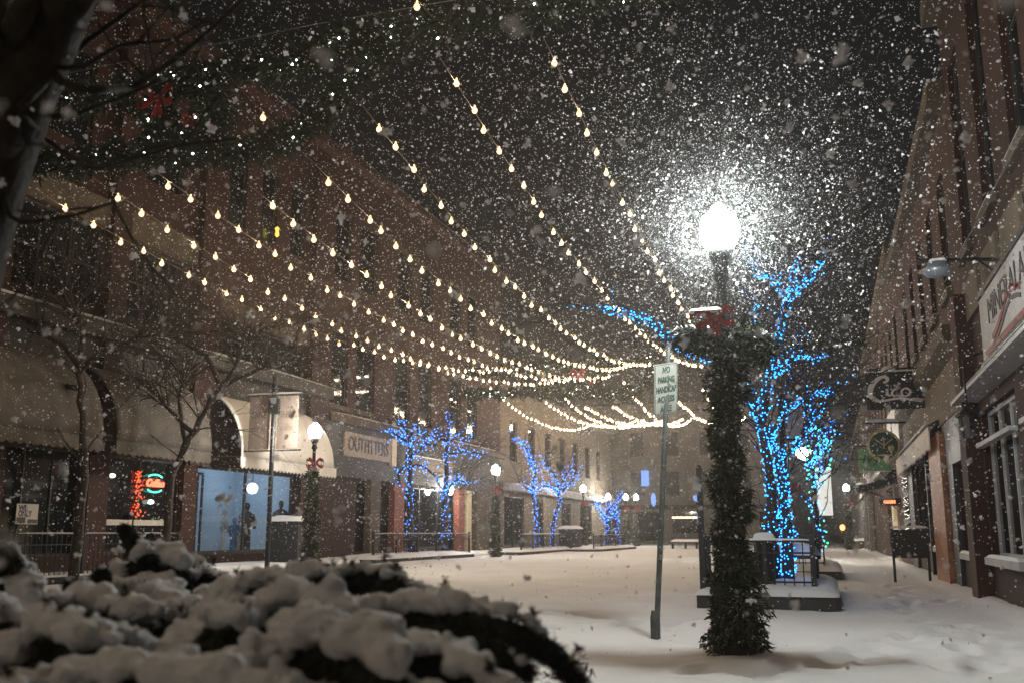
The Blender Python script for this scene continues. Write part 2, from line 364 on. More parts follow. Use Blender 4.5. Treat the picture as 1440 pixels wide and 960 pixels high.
for i in (0, 1): MB().box(XL, XL + .14, bays[i][0], bays[i][1], 9.55, 10.35).build('stone_band', STONE, LB)
MB().box(XL, XL + .14, bays[2][0], bays[2][1], 8.2, 8.85).build('stone_band', STONE, LB)
MB().box(XL, XL + .45, 9., Y1L, 6.35, 6.8).build('cornice', OLIVE, LB)
MB().pillow(XL, XL + .47, 9., Y1L, 6.8, .09, 6, 60).build('snow_ledge', SNOW, LB, True)
for a, c in bays: MB().box(XL, XL + .1, a, c, 5.55, 6.35).build('fascia', OLIVE, LB)
MB().box(XL - .4, XL + .5, 9., Y1L, ROOF, ROOF + .35).build('parapet', BRICK, LB)
MB().pillow(XL - .4, XL + .5, 9., Y1L, ROOF + .35, .14, 6, 40).build('snow_cap', SNOW, LB, True)
for a, c in ((ly(-30, sho), ly(-8, sho)), (ly(113, sho), ly(142, sho)), (ly(248, sho), ly(267, sho)), (ly(415, sho), ly(448, sho))):
    MB().box(XL, XL + .2, a, c, 0, 3.2).build('pier', BRICKR, LB)
MB().box(XL, XL + .09, ly(-10, 530), ly(45, 530), 3.4, 5.5).build('warm_glow_panel', CREAM, LB)  # bright cream colour stands in for warm light on the wall
MB().box(XL, XL + .09, ly(150, 550), ly(200, 550), 3.4, 5.5).build('warm_glow_panel', CREAM, LB)  # warm light put into the panel colour here too
# shop glazing (window 1: dark, window 2: coffee shop, window 3: lit shop)
window(LB, XL, 1, shop[0], DARK, cols=4, rows=1); window(LB, XL, 1, shop[1], DARK, cols=2, rows=1, t=.09)
window(LB, XL, 1, shop[2], DARK, GLASS, cols=2, rows=1, t=.12, name='shop_window')
MB().add([(XL - 3.2, shop[2][0] - 1.5, .15), (XL - .3, shop[2][0] - 1.5, .15), (XL - .3, shop[2][1] + 1, .15), (XL - 3.2, shop[2][1] + 1, .15)], [(0, 1, 2, 3)]).build('shop_floor', GREY, LB)
rm = MB(); ya, yb = shop[2][0] - 1.5, shop[2][1] + 1.
rm.box(XL - 3.3, XL - 3.2, ya, yb, .15, 3.6); rm.box(XL - 3.2, XL - .3, yb, yb + .1, .15, 3.6); rm.box(XL - 3.2, XL - .3, ya - .1, ya, .15, 3.6); rm.box(XL - 3.2, XL - .3, ya, yb, 3.6, 3.7)
rm.build('shop_room', ROOM, LB)
sh = MB(); da, db = shop[2][0] + .12, ly(300, 720)
for q in np.linspace(da, db, 5): sh.box(XL - .5, XL - .44, q - .03, q + .03, .45, 3.05)
sh.box(XL - .5, XL - .44, da, db, 3.0, 3.08); sh.build('door_frame', DARK, LB)
pg = onX(355, 686, XL - 1.6)
tg = thing('shop_globe_lamp', 'round white globe lamp hanging inside the blue lit shop', 'lamp', (pg[0], pg[1], pg[2]))
MB().ball((0, 0, 0), .2, 14, 9).build('globe', CEILGL, tg, True); MB().tube([(0, 0, .18), (0, 0, 3.6 - pg[2])], .015).build('cord', DARK, tg)
def point(name, loc, col, W, r=.15):
    l = bpy.data.lights.new(name, 'POINT'); l.energy = W; l.color = col; l.shadow_soft_size = r; o = bpy.data.objects.new(name, l); COL.objects.link(o); o.location = tuple(map(float, loc)); return o
point('shop_light', (XL - 1.6, shop[2][0] + .8, 3.2), (.58, .80, 1.), 62, .3); point('shop_light', (XL - 1.8, shop[2][1] - .6, 3.3), (.58, .80, 1.), 22, .3)
# display figures in the lit window
def mannequin(loc, label, m, h=1.7, w=1., grp=None):
    t = thing('shop_mannequin', label, 'mannequin', loc, random.uniform(-.3, .3), grp)
    MB().lathe([(.15 * w, 0), (.2 * w, .1), (.19 * w, .5), (.17 * w, .85), (.22 * w, 1.05), (.25 * w, 1.32), (.2 * w, 1.42), (.06, 1.48), (.055, 1.52), (.09, 1.58), (.1, 1.68), (.06, 1.76), (.01, 1.78)], (0, 0, 0), 14, 1, .7).build('body', m, t, True)
    for s in (-1, 1): MB().tube([(s * .23 * w, 0, 1.36), (s * .31 * w, .03, 1.1), (s * .30 * w, .1, .85)], [.075, .06, .05], 8).build('sleeve', m, t, True)
    t.scale = (1, 1, h / 1.78); return t
for px, py, m, h, w, lab in ((313, 765, CLOTHW, 1.45, .35, 'slim tan display post standing in the left pane of the blue shop'), (328, 772, CLOTHB, 1.2, .8, 'short blue jacket mannequin in left pane of the blue shop'),
        (345, 770, CLOTH, 1.75, .9, 'dark coat mannequin just right of the middle mullion in the blue shop'), (338, 771, CLOTHW, 1.3, .6, 'pale dress mannequin close to the middle mullion in the blue shop'), (393, 768, CLOTH, 1.9, 1.1, 'broad dark coat mannequin at the right end of the blue shop window')):
    p = onX(px, py, XL - .75); mannequin((p[0], p[1], .45), lab, m, h, w)
MB().box(XL - 1.2, XL - .35, shop[2][0] + .2, shop[2][1] - .2, .15, .45).build('display_plinth', GREY, LB)
# coffee shop window contents
def onL(x, y, off=.03): return onX(x, y, XL + off)
p = onL(218, 679, -.05)
nt = thing('coffee_neon_sign', 'glowing red neon Coffee sign with green oval ring in dark shop window', 'neon sign', p)
M_ = frame((0, 0, 0), (0, 1, 0), (0, 0, 1))
text_obj('lettering', 'Coffee', .30, NEONR, nt, M_, .02, 1., shear=.25, bold=.012)
for s in (1, -1):
    MB().tube([(0, .42 * math.cos(t), s * (.06 + .2 * math.sin(t))) for t in np.linspace(.7, PI - .7, 12)], .022, 6).build('ring_tube', NEONG, nt)
p = onL(194, 692, -.06); pts = []
lt = thing('red_light_garland', 'hanging strand of red lights in coffee shop window', 'light garland', p)
b = MB()
for i in range(90):
    z = random.uniform(-.72, .62); w = .09 + .14 * (.62 - z) / 1.3; b.octa((random.uniform(-.04, .04), random.gauss(0, 1) * w * .6 - .06 * z, z), .022)
o = b.build('led_cluster', LEDR, lt); o['kind'] = 'stuff'
MB().tube([(0, 0, .7), (0, .0, -.75)], .015).build('cord', DARK, lt)
a = onL(145, 726, .02); c = onL(235, 729, .02)
st = thing('window_lettering_strip', 'long white lettered strip across the coffee shop window', 'sign', (XL + .0, a[1], 1.35))
L = c[1] - a[1]; MB().box(-.08, -.06, 0, L * .47, 0, .16).build('strip', PAPER, st); MB().box(-.08, -.06, L * .5, L, 0, .16).build('strip', PAPER, st)
p = onL(43, 722, .05)
po = thing('window_poster', 'white poster with dark print in the leftmost shop window', 'poster', (XL - .06, p[1], p[2]))
MB().box(-.01, .01, -.36, .36, -.25, .25).build('sheet', PAPER, po)
text_obj('print', 'WE', .2, INK, po, frame((.012, -.16, .14), (0, 1, 0), (0, 0, 1)), .002, .9, bold=.01)
text_obj('print', 'ONLY', .2, INK, po, frame((.012, -.08, .0), (0, 1, 0), (0, 0, 1)), .002, .8, bold=.01)
MB().box(.011, .014, -.34, -.05, -.23, -.08).build('print', INKBR, po); MB().box(.011, .014, .02, .34, -.23, -.13).build('print', INK, po)
for x, y, m, r, lab in ((160, 668, WHITEL, .09, 'small white lamp glowing high inside the coffee shop'), (214, 705, WHITEL, .1, 'white lamp glowing low behind the coffee shop glass'), (150, 674, NEONO, .07, 'small orange lamp in the top left of the coffee shop window')):
    p = onL(x, y, .0); t = thing('shop_lamp', lab, 'lamp', (XL - .05, p[1], p[2])); MB().ball((0, 0, 0), r, 10, 6, .7).build('shade', m, t, True); MB().tube([(0, 0, r * .6), (0, 0, 3.2 - p[2])], .01).build('cord', DARK, t)
p = onL(384, 327, -.05); t = thing('yellow_window_light', 'small yellow lamp glowing in an upper window of the brick block', 'lamp', (XL + .12, p[1], p[2]))
MB().lathe([(.02, -.2), (.08, -.13), (.06, .07), (.09, .13), (.02, .2)]).build('lantern', WARML, t)

# awnings: quarter barrels
def awning(label, ya, yb, m, zt=5.55, zb=3.5, out=1.55, val=.38, dome=0.):
    t = thing('barrel_awning', label, 'awning', (XL, ya, 0), 0, 'arched canvas awnings on the brick block'); L = yb - ya
    n, k = 12, 24; vs = []
    for i in range(k + 1):
        y = L * i / k; s = 1.
        if dome and y > L - dome: s = math.sqrt(max(.0, 1 - ((y - L + dome) / dome) ** 2)) * .97 + .03
        for j in range(n + 1):
            w = PI / 2 * j / n; vs.append((.02 + out * s * math.sin(w), y, zb + (zt - zb) * s * math.cos(w) if not dome else zb + (zt - zb) * math.cos(w) * s + .0))
    fs = [(i * (n + 1) + j, (i + 1) * (n + 1) + j, (i + 1) * (n + 1) + j + 1, i * (n + 1) + j + 1) for i in range(k) for j in range(n)]
    o = mesh_obj('canvas', vs, fs, m, t, True); so = o.modifiers.new('thick', 'SOLIDIFY'); so.thickness = .02
    b = MB(); x = .02 + out; kk = int(L / .25)
    for i in range(kk):
        y0, y1 = (L - dome * .6) * i / kk, (L - dome * .6) * (i + 1) / kk
        b.prism([(x, y0, zb), (x, y1, zb), (x, y1, zb - val * .8), (x, (y0 + y1) / 2, zb - val), (x, y0, zb - val * .8)], (-.02, 0, 0))
    b.build('valance', m, t)
    b = MB()
    for y in (.03, L - .03 - dome): b.tube([(.02 + out * math.sin(w) * .99, y, zb + (zt - zb) * math.cos(w) * .99) for w in np.linspace(0, PI / 2, 12)], .022, 5); b.tube([(.02, y, zb), (out, y, zb)], .02, 5)
    b.build('frame', STEEL, t); return t
XO = XL + 1.55
aw1 = float(onX(163, 628, XO)[1]); aw2 = float(onX(296, 640, XO)[1]); aw3 = float(onX(337, 665, XO)[1]); aw3e = float(onX(484, 690, XO + .0)[1])
print('AW', aw1, aw2, aw3, aw3e, pil)
awning('grey arched canvas awning at the far left behind a bare tree', aw1 - 5.2, aw1 - .55, FABRICG)
awning('grey arched canvas awning over the coffee shop neon', aw1 + .0, aw2, FABRICG)
awning('cream arched canvas awning over the blue shop lit by a street lamp', aw3, aw3e, FABRIC, dome=1.2)

# ------------------------------------------------------------------ LEFT SIDE: second block with paired windows
Y2L = ly(703, 600)
L2 = thing('brick_row_building', 'red brick block with paired tall windows and a lettered fascia left of centre', 'building')
hol = []
for a, c in ((459, 489), (501, 527), (556, 577), (589, 607), (632, 648), (657, 671)): hol.append((ly(a, 530), ly(c, 530), 6.3, 9.4))
tp = [(h[0], h[1], 11.6, 14.6) for h in hol]
facade('wall', BRICK, L2, XL, 1, Y1L + .01, Y2L, ROOF + .2, hol + tp + [(ly(500, 720), ly(700, 700), .3, 3.3)])
for h in hol + tp: window(L2, XL, 1, h, DARK, cols=1, rows=2)
window(L2, XL, 1, (ly(500, 720), ly(700, 700), .3, 3.3), DARK, cols=8, rows=1, name='shop_window')
for h in hol: MB().box(XL, XL + .1, h[0] - .1, h[1] + .1, 6.12, 6.3).build('sill', STONE, L2)
MB().box(XL, XL + .35, Y1L + .01, Y2L, 5.55, 5.9).build('cornice', STONE, L2)
MB().pillow(XL, XL + .37, Y1L + .01, Y2L, 5.9, .08, 4, 40).build('snow_ledge', SNOW, L2, True)
MB().box(XL, XL + .2, Y1L + .01, Y2L, 3.4, 5.55).build('fascia', OLIVE, L2)
MB().box(XL - .4, XL + .5, Y1L + .01, Y2L, ROOF + .2, ROOF + .5).build('parapet', BRICK, L2)
MB().pillow(XL - .4, XL + .5, Y1L + .01, Y2L, ROOF + .5, .14, 6, 40).build('snow_cap', SNOW, L2, True)
for a, c, m in ((512, 526, STONE), (546, 560, REDP), (638, 646, REDP), (650, 656, CREAM), (664, 684, STONE)):
    MB().box(XL, XL + .3, ly(a, 720), ly(c, 720), 0, 3.4).build('column', m, L2)
s0, s1 = onX(484, 622, XL + .25), onX(549, 633, XL + .25); ys0, ys1 = s0[1], s1[1]
sg = thing('shop_fascia_sign', 'long tan shop fascia sign with dark OUTFITTERS lettering', 'sign', (XL + .2, (ys0 + ys1) / 2, 4.75))
MB().box(0, .08, -(ys1 - ys0) / 2, (ys1 - ys0) / 2, -.5, .5).build('panel', mat('fascia_panel', (.36, .29, .21), .8, var=.15), sg)
text_obj('lettering', 'OUTFITTERS', .85, INK, sg, frame((.085, 0, 0), (0, 1, 0), (0, 0, 1)), .02, (ys1 - ys0 - .3) / 5.1, bold=.012)
MB().box(0, .14, (ys1 - ys0) / 2, (ys1 - ys0) / 2 + .5, -.65, .6).build('end_cap', CREAM, sg)
y0 = ly(565, 640); y1 = ly(630, 650)
sg = thing('blank_fascia_board', 'blank tan fascia board behind the tall blue lit trees', 'sign', (XL + .2, (y0 + y1) / 2, 4.3)); MB().box(0, .08, -(y1 - y0) / 2, (y1 - y0) / 2, -.45, .45).build('panel', TAN, sg); MB().pillow(0, .1, -(y1 - y0) / 2, (y1 - y0) / 2, .45, .05, 3, 14).build('snow_cap', SNOW, sg)

# third block and low shops beyond
Y3L = 92.
L3 = thing('tan_shop_building', 'pale tan stucco shop row with dark door bays at the far left kerb', 'building')
hol = [(ly(a, 720), ly(c, 720), .2, 3.4) for a, c in ((709, 737), (752, 764), (790, 803), (822, 832))]
up3 = [(Y2L + 2 + i * 4.2, Y2L + 3.6 + i * 4.2, 5.6, 8.2) for i in range(7)]
facade('wall', TAN, L3, XL, 1, Y2L + .01, Y3L, 10.2, hol + up3)
for h in hol: window(L3, XL, 1, h, DARK, cols=2, rows=1, name='shop_window')
for h in up3: window(L3, XL, 1, h, DARK, cols=1, rows=2)
MB().box(XL, XL + .6, Y2L + .01, Y3L, 3.7, 4.1).build('canopy', GREY, L3); MB().pillow(XL, XL + .62, Y2L + .01, Y3L, 4.1, .12, 4, 40).build('snow_ledge', SNOW, L3, True)
MB().box(XL - .2, XL + .3, Y2L + .01, Y3L, 10.2, 10.5).build('parapet', STONE, L3)
# building closing the square
FB = thing('square_end_building', 'hazy brown building closing the far end of the square', 'building', (0, 112, 0))
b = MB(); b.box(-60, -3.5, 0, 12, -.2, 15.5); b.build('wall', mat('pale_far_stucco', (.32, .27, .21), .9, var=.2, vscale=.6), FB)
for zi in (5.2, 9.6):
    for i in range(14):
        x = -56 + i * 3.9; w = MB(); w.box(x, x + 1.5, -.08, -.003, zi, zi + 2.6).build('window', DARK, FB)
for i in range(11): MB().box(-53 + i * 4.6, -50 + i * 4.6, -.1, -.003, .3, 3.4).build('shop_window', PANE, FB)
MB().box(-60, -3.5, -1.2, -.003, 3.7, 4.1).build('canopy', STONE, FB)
q = onY(907, 671, 111.7); w = (18 / 1400) * 112
t = tag(MB().box(q[0] - .4, q[0] + .4, 111.6, 111.85, q[2] - .9, q[2] + .8).build('blue_lit_window', SIGBLUE), 'tall blue glowing window high on the hazy far building', 'lit window')
for (x, y, w_, h_, m, lab) in ((919, 702, .5, 1.4, SIGBLUE, 'small pale blue lit sign beside the signpost in far haze'), (980, 699, .8, .8, SIGBLUE, 'deep blue round lit sign left of the black post in far haze'), (985, 728, .7, 1.6, SIGBLUE, 'blue lit vertical sign low behind the black post')):
    q = onY(x, y, 105); t = thing('lit_sign', lab, 'sign', (q[0], 105, q[2]))
    MB().lathe([(.01, -.06), (w_ * .5, -.06), (w_ * .5, .06), (.01, .06)], (0, 0, 0), 20).build('face', m, t, matrix=Matrix.Rotation(PI / 2, 4, 'X') @ Matrix.Scale(h_ / w_, 4, (0, 1, 0)))
    MB().tube([(0, 0, -h_ / 2), (0, 0, -q[2])], .06).build('pole', DARK, t)
q0 = onY(945, 727, 107); q1 = onY(985, 729, 107)
t = thing('lit_shop_strip', 'thin warm lit strip glowing along the far shop fronts', 'light strip', (q0[0], 107, q0[2])); MB().box(0, q1[0] - q0[0], -.05, .05, -.1, .1).build('tube', emit('warm_strip', (1., .62, .4), 3.), t); MB().box(-.1, q1[0] - q0[0] + .1, .05, .25, -.15, .25).build('housing', DARK, t)
for sx in (.1, q1[0] - q0[0] - .1): MB().tube([(sx, .15, -.1), (sx, .15, -q0[2])], .07).build('post', DARK, t)

# ------------------------------------------------------------------ RIGHT SIDE
def rwall(name, label, y0, y1, h, m, wins, rows_z, shopz, fm=DARK, trim=STONE, X=XR, shops=()):
    t = thing(name, label, 'building')
    hol = [(a, c, z0, z1) for a, c in wins for z0, z1 in rows_z] + [tuple(s) for s in shops]
    facade('wall', m, t, X, -1, y0, y1, h, hol)
    for hh in hol[:len(wins) * len(rows_z)]:
        window(t, X, -1, hh, fm, cols=1, rows=2, t=.07); MB().box(X - .1, X, hh[0] - .08, hh[1] + .08, hh[2] - .16, hh[2]).build('sill', trim, t); MB().pillow(X - .11, X, hh[0] - .08, hh[1] + .08, hh[2], .05, 3, 6).build('snow_ledge', SNOW, t)
    MB().box(X - .3, X + .5, y0, y1, h, h + .4).build('cornice', trim, t); MB().pillow(X - .3, X + .5, y0, y1, h + .4, .1, 4, 14).build('snow_cap', SNOW, t, True)
    return t
R1E = ry(1376, 700)
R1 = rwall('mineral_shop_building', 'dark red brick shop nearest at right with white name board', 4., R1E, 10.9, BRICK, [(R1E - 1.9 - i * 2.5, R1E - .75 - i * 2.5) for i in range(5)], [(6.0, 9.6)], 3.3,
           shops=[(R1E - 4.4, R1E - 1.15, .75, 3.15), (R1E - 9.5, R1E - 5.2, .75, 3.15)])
for hh in ((R1E - 4.4, R1E - 1.15, .75, 3.15), (R1E - 9.5, R1E - 5.2, .75, 3.15)):
    w = window(R1, XR, -1, hh, WHITE, cols=3, rows=1, t=.07, name='shop_window'); MB().box(XR - .14, XR, hh[0], hh[1], .63, .75).build('sill', WHITE, R1); MB().pillow(XR - .15, XR, hh[0], hh[1], .75, .05, 3, 8).build('snow_ledge', SNOW, R1)
    MB().box(XR - .12, XR, hh[0], hh[1], 2.55, 2.62).build('transom', WHITE, R1)
MB().box(XR - .25, XR, R1E - .9, R1E - .15, 0, 5.3).build('pilaster', BRICKR, R1)
for i in range(6): MB().box(XR - .06, XR, R1E - 2.4 - i * 1.9, R1E - .9 - i * 1.9, 4.78, 5.45).build('transom_panel', TAN, R1)
sb0, sb1 = 8., float(onX(1383, 500, XR - .25)[1])
zb_, zt_ = 3.62, 4.55
MB().prism([(XR, 4.2, 3.36), (XR - .36, 4.2, 3.40), (XR - .36, 4.2, 3.46), (XR, 4.2, 3.56)], (0, R1E - 4.4, 0)).build('shop_canopy', WHITE, R1)
MB().pillow(XR - .37, XR - .02, 4.2, R1E - .2, 3.47, .07, 5, 20).build('snow_ledge', SNOW, R1, True)
t = thing('shop_name_board', 'long white name board with dark lettering and maroon swoosh at right', 'sign', (XR - .25, sb1, (zb_ + zt_) / 2), 0)
Ls = sb1 - sb0; hh = (zt_ - zb_) / 2
MB().box(0, .2, -Ls, 0, -hh, hh).build('panel', WHITE, t); MB().box(-.03, .22, -Ls - .03, .03, hh, hh + .07).build('frame', DARK, t)
MB().box(-.03, .22, -Ls - .03, .03, -hh - .07, -hh).build('frame', DARK, t)
MB().pillow(-.03, .22, -Ls, 0, hh + .07, .04, 3, 20).build('snow_cap', SNOW, t)
text_obj('lettering', 'MINERALAND', .52, INK, t, frame((-.004, -.75, .12), (0, -1, 0), (0, 0, 1)), .008, 1.15, 'LEFT', bold=-.004)
for dz, w, m in ((0, .09, MAROON), (-.14, .06, INK)):
    pts = bez((-.012, -.95, -.28 + dz * .6), (-.012, -2.2, -.15 + dz), (-.012, -2.1, .25 + dz), (-.012, -3.2, -.05 + dz * .8), 18); b = MB()
    for p0, p1 in zip(pts[:-1], pts[1:]):
        b.prism([p0 + (0, 0, w / 2), p1 + (0, 0, w / 2), p1 - (0, 0, w / 2), p0 - (0, 0, w / 2)], (.01, 0, 0))
    b.build('stripe', m, t)
MB().box(-.01, 0, -Ls, -.3, -hh + .03, -hh + .12).build('stripe', MAROON, t)

R2E = ry(1278, 640)
dz0 = (ry(1370, 700), ry(1338, 700))
R2 = rwall('restaurant_building', 'orange brick restaurant row with lantern and striped valance at right', R1E + .01, R2E, 9.4, BRICKR,
           [(R1E + 1.2 + i * 2.6, R1E + 2.3 + i * 2.6) for i in range(int((R2E - R1E - 1) / 2.6))], [(5.9, 8.4)], 3.3,
           shops=[(R1E + .25, R1E + 2.6, .75, 2.5), (ry(1334, 700) + .0, ry(1312, 700), .8, 3.1), (ry(1308, 700), ry(1290, 700), .8, 3.1)])
for hh in ((R1E + .25, R1E + 2.6, .75, 2.5), (ry(1334, 700), ry(1312, 700), .8, 3.1), (ry(1308, 700), ry(1290, 700), .8, 3.1)):
    window(R2, XR, -1, hh, DARK, cols=2, rows=1, name='shop_window'); MB().box(XR - .1, XR, hh[0], hh[1], hh[2] - .12, hh[2]).build('sill', WHITE, R2); MB().pillow(XR - .11, XR, hh[0], hh[1], hh[2], .05, 3, 8).build('snow_ledge', SNOW, R2)
MB().box(XR - .2, XR, ry(1336, 640), ry(1318, 640), 0, 3.3).build('column', WOODC, R2)
MB().box(XR - .12, XR, R1E + .01, R2E, 3.45, 4.5).build('fascia', TAN, R2)
MB().prism([(XR, R1E + .3, 4.5), (XR - .35, R1E + .3, 4.75), (XR - .35, R1E + .3, 5.0), (XR, R1E + .3, 5.0)], (0, R2E - R1E - .5, 0)).build('moulding', STONE, R2)
MB().pillow(XR - .36, XR, R1E + .3, R2E - .2, 5.0, .07, 4, 16).build('snow_ledge', SNOW, R2, True)
# blue lights inside the first window
p = onX(1381, 680, XR + .1); t = thing('blue_window_lights', 'vertical strand of deep blue lights inside the restaurant window', 'light garland', (XR - .0, p[1] + .6, 1.2))
b = MB()
for i in range(40): b.octa((random.uniform(-.02, .02), random.uniform(-.07, .07), random.uniform(-.5, 1.1)), .016)
o = b.build('led_cluster', LEDB, t); MB().tube([(0, 0, -.5), (0, 0, 1.2)], .012).build('cord', DARK, t)
# lantern
p = onX(1362, 600, XR - .45)
t = thing('hanging_lantern', 'unlit black lantern hanging on a rod beside the brick pilaster', 'lantern', p)
MB().lathe([(.02, .33), (.06, .28), (.17, .2), (.19, .16), (.02, .16)], (0, 0, 0), 8).build('roof', IRON, t)
MB().lathe([(.10, -.16), (.15, .155), (.14, .155), (.09, -.16)], (0, 0, 0), 8).build('pane', GLASS, t)
b = MB()
for i in range(4): w = PI / 4 + i * PI / 2; b.tube([(.105 * math.cos(w), .105 * math.sin(w), -.17), (.155 * math.cos(w), .155 * math.sin(w), .16)], .012, 4)
b.lathe([(.02, -.2), (.12, -.19), (.12, -.16), (.02, -.16)], (0, 0, 0), 8); b.build('frame', IRON, t)
MB().tube([(0, 0, .3), (0, 0, 1.05), (.43, 0, 1.2)], .018, 6).build('rod', IRON, t)
# valance awning with icicle fringe
ya, yb = 23.9, R2E + .6; L = yb - ya
t = thing('flat_awning', 'pale ribbed valance awning with snowy top along the restaurant front', 'awning', (XR, ya, 0))
MB().prism([(-.13, 0, 3.62), (-.36, 0, 3.5), (-.36, 0, 3.46), (-.13, 0, 3.57)], (0, L, 0)).build('canvas', FABRICG, t)
MB().pillow(-.38, -.13, 0, L, 3.53, .10, 5, 24).build('snow_cap', SNOW, t, True)
b = MB(); k = int(L / .2)
for q in range(k): z = 2.98 - random.uniform(0, .07); b.prism([(-.36, L * q / k, 3.47), (-.36, L * (q + 1) / k - .03, 3.47), (-.36, L * (q + 1) / k - .03, z + .05), (-.36, L * (q + .5) / k, z), (-.36, L * q / k + .02, z + .04)], (.03, 0, 0))
b.build('valance', FABRIC, t)
MB().box(XR - .1, XR, ry(1374, 700), ry(1338, 700) , 2.52, 3.44).build('shopfront_panel', DARK, R2)
for ya_, yb_ in ((R1E + 2.65, ry(1337, 700) - .02), (ry(1310, 700) + 0., ry(1309, 700)), (ry(1289, 700), R2E - .05)): MB().box(XR - .09, XR, min(ya_, yb_), max(ya_, yb_), 0, 3.43).build('shopfront_panel', DARK, R2)

R3E = 62.
R3 = rwall('brown_brick_building', 'weathered brown brick building with tall windows beyond the restaurant', R2E + .01, R3E, 10.3, BRICK2,
           [(R2E + 1.2 + i * 2.9, R2E + 2.4 + i * 2.9) for i in range(10)], [(5.6, 8.6)], 3.3, shops=[(R2E + .8, R2E + 3.2, .5, 3.0), (R2E + 9.5, R2E + 14, .5, 3.)])
for hh in ((R2E + .8, R2E + 3.2, .5, 3.), (R2E + 9.5, R2E + 14, .5, 3.)): window(R3, XR, -1, hh, DARK, cols=2, rows=1, name='shop_window')
y0 = ry(1266, 740); y1 = ry(1259, 740); dr = MB().box(XR - .08, XR, y0, y1 + .3, .05, 2.25).build('door', CREAM, R3); MB().box(XR - .12, XR - .08, y0 + .1, y0 + .16, 1.0, 1.15).build('handle', IRON, dr)
MB().box(XR - .5, XR, R2E + .01, R3E, 3.5, 3.75).build('ledge', GREY, R3); MB().pillow(XR - .5, XR, R2E + .01, R3E, 3.75, .1, 4, 20).build('snow_ledge', SNOW, R3, True)
y0 = R2E + 3.4; MB().box(XR - .2, XR - .0, R2E + .7, R2E + 7., 3.9, 5.5).build('white_cladding', WHITE, R3)
R4 = rwall('far_right_building', 'hazy brown storefront row farthest along the right sidewalk', R3E + .01, 120., 8.5, BRICK2, [(R3E + 2 + i * 4, R3E + 3.4 + i * 4) for i in range(12)], [(5., 7.4)], 3.3)
MB().box(XR - .4, XR, R3E + .01, 120, 3.4, 3.8).build('fascia', STONE, R4)
for i in range(9): MB().box(XR - .3, XR, R3E + 1 + i * 5, R3E + 1.7 + i * 5, 0, 3.4).build('pilaster', GREY, R4)
# curtain of white lights in window
p0 = onX(1277, 690, XR - .04); t = thing('white_light_curtain', 'curtain of small white lights hung in a right side shop window', 'light curtain', (XR - .06, R2E + 1.0, .6))
b = MB()
for i in range(5):
    for j in range(16): b.octa((0, .45 * i + random.uniform(-.07, .07), .1 + j * .15 + random.uniform(-.05, .05)), .014)
b.build('led_cluster', emit('curtain_led', (1, .93, .82), 4., False), t)
MB().tube([(0, -.1, 2.5), (0, 1.6, 2.5)], .015).build('rail', DARK, t)
# orange neon by the door
p = onX(1253, 705, XR - .35); t = thing('orange_neon_sign', 'small orange neon sign glowing above the cream door', 'neon sign', (XR - .1, p[1], p[2]))
text_obj('lettering', 'OPEN', .15, NEONO, t, frame((-.3, 0, 0), (1, 0, 0), (0, 0, 1)), .02, 1., bold=.012); MB().box(-.65, .1, .05, .09, -.14, .14).build('backing', DARK, t)
# projecting dark canopy
t = thing('projecting_canopy', 'black curved canopy jutting over the right sidewalk with snowy edge', 'canopy', (XR, 41., 2.75))
MB().prism([(0, 0, .95), (-.35, 0, .55), (-.8, 0, .32), (-1.35, 0, .2), (-1.5, 0, .05), (-1.42, 0, -.08), (-.8, 0, .02), (0, 0, .3)], (0, 2.2, 0)).build('shell', BLACKS, t)
MB().pillow(-1.5, -.7, 0, 2.2, .2, .12, 8, 8).build('snow_cap', SNOW, t, True)
MB().tube([(-1.2, .1, .0), (-.4, .1, -.3), (0, .1, -.8)], .03).build('bracket', IRON, t)
# Ciao sign
zc = float(onX(1297, 547, XR - .15)[2]); yc = float(onX(1297, 547, XR - .15)[1]); q = onY(1216, 551, yc)
t = thing('hanging_script_sign', 'black hanging sign with silver Ciao script and fork tines', 'sign', (XR - .12, yc, zc)); W = XR - .15 - q[0]; H = W * .70
MB().box(-W, 0, -.04, .04, -H / 2, H / 2).build('panel', BLACKS, t)
MB().tube([(.1, 0, H / 2 + .08), (-W * .95, 0, H / 2 + .08)], .025).build('bracket', IRON, t)
for fx in (-W * .1, -W * .9): MB().tube([(fx, 0, H / 2), (fx, 0, H / 2 + .08)], .012).build('hook', IRON, t)
MB().pillow(-W * .72, -W * .45, -.06, .06, H / 2 - .005, .14, 8, 5).build('snow_clump', SNOW, t, True)
MB().pillow(-W, 0, -.045, .045, H / 2, .03, 10, 3).build('snow_cap', SNOW, t)
def stroke(pts, w, name='lettering', m=SILVER):
    P = resample([(p[0], p[1]) for p in pts], .03); b = MB(); n = len(P)
    ww = [w(i / (n - 1)) if callable(w) else w for i in range(n)]
    L_ = []; R_ = []
    for i in range(n):
        d = P[min(i + 1, n - 1)] - P[max(0, i - 1)]; d = d / (np.linalg.norm(d) + 1e-9); nn = np.array([-d[1], d[0]]) * ww[i] / 2
        L_.append(P[i] + nn); R_.append(P[i] - nn)
    for i in range(n - 1):
        quad = [L_[i], L_[i + 1], R_[i + 1], R_[i]]
        b.prism([((q[0] - .5) * W - W * .5, -.042, (q[1] - .5) * H) for q in quad], (0, -.012, 0))
    b.build(name, m, t)
C1 = bez((.31, .72), (.42, .70), (.42, .93), (.28, .86), 12) + bez((.28, .86), (.12, .78), (.0, .45), (.12, .28), 12) + bez((.12, .28), (.25, .12), (.5, .38), (.76, .24), 14)
stroke(C1, lambda s: .045 + .05 * math.sin(PI * min(1, s * 1.4)) ** 2 + .01)
stroke(bez((.37, .55), (.36, .42), (.37, .32), (.43, .38), 8), .05)
stroke(bez((.56, .52), (.44, .58), (.40, .30), (.53, .36), 10) + bez((.56, .54), (.54, .40), (.54, .32), (.60, .36), 6), .04)
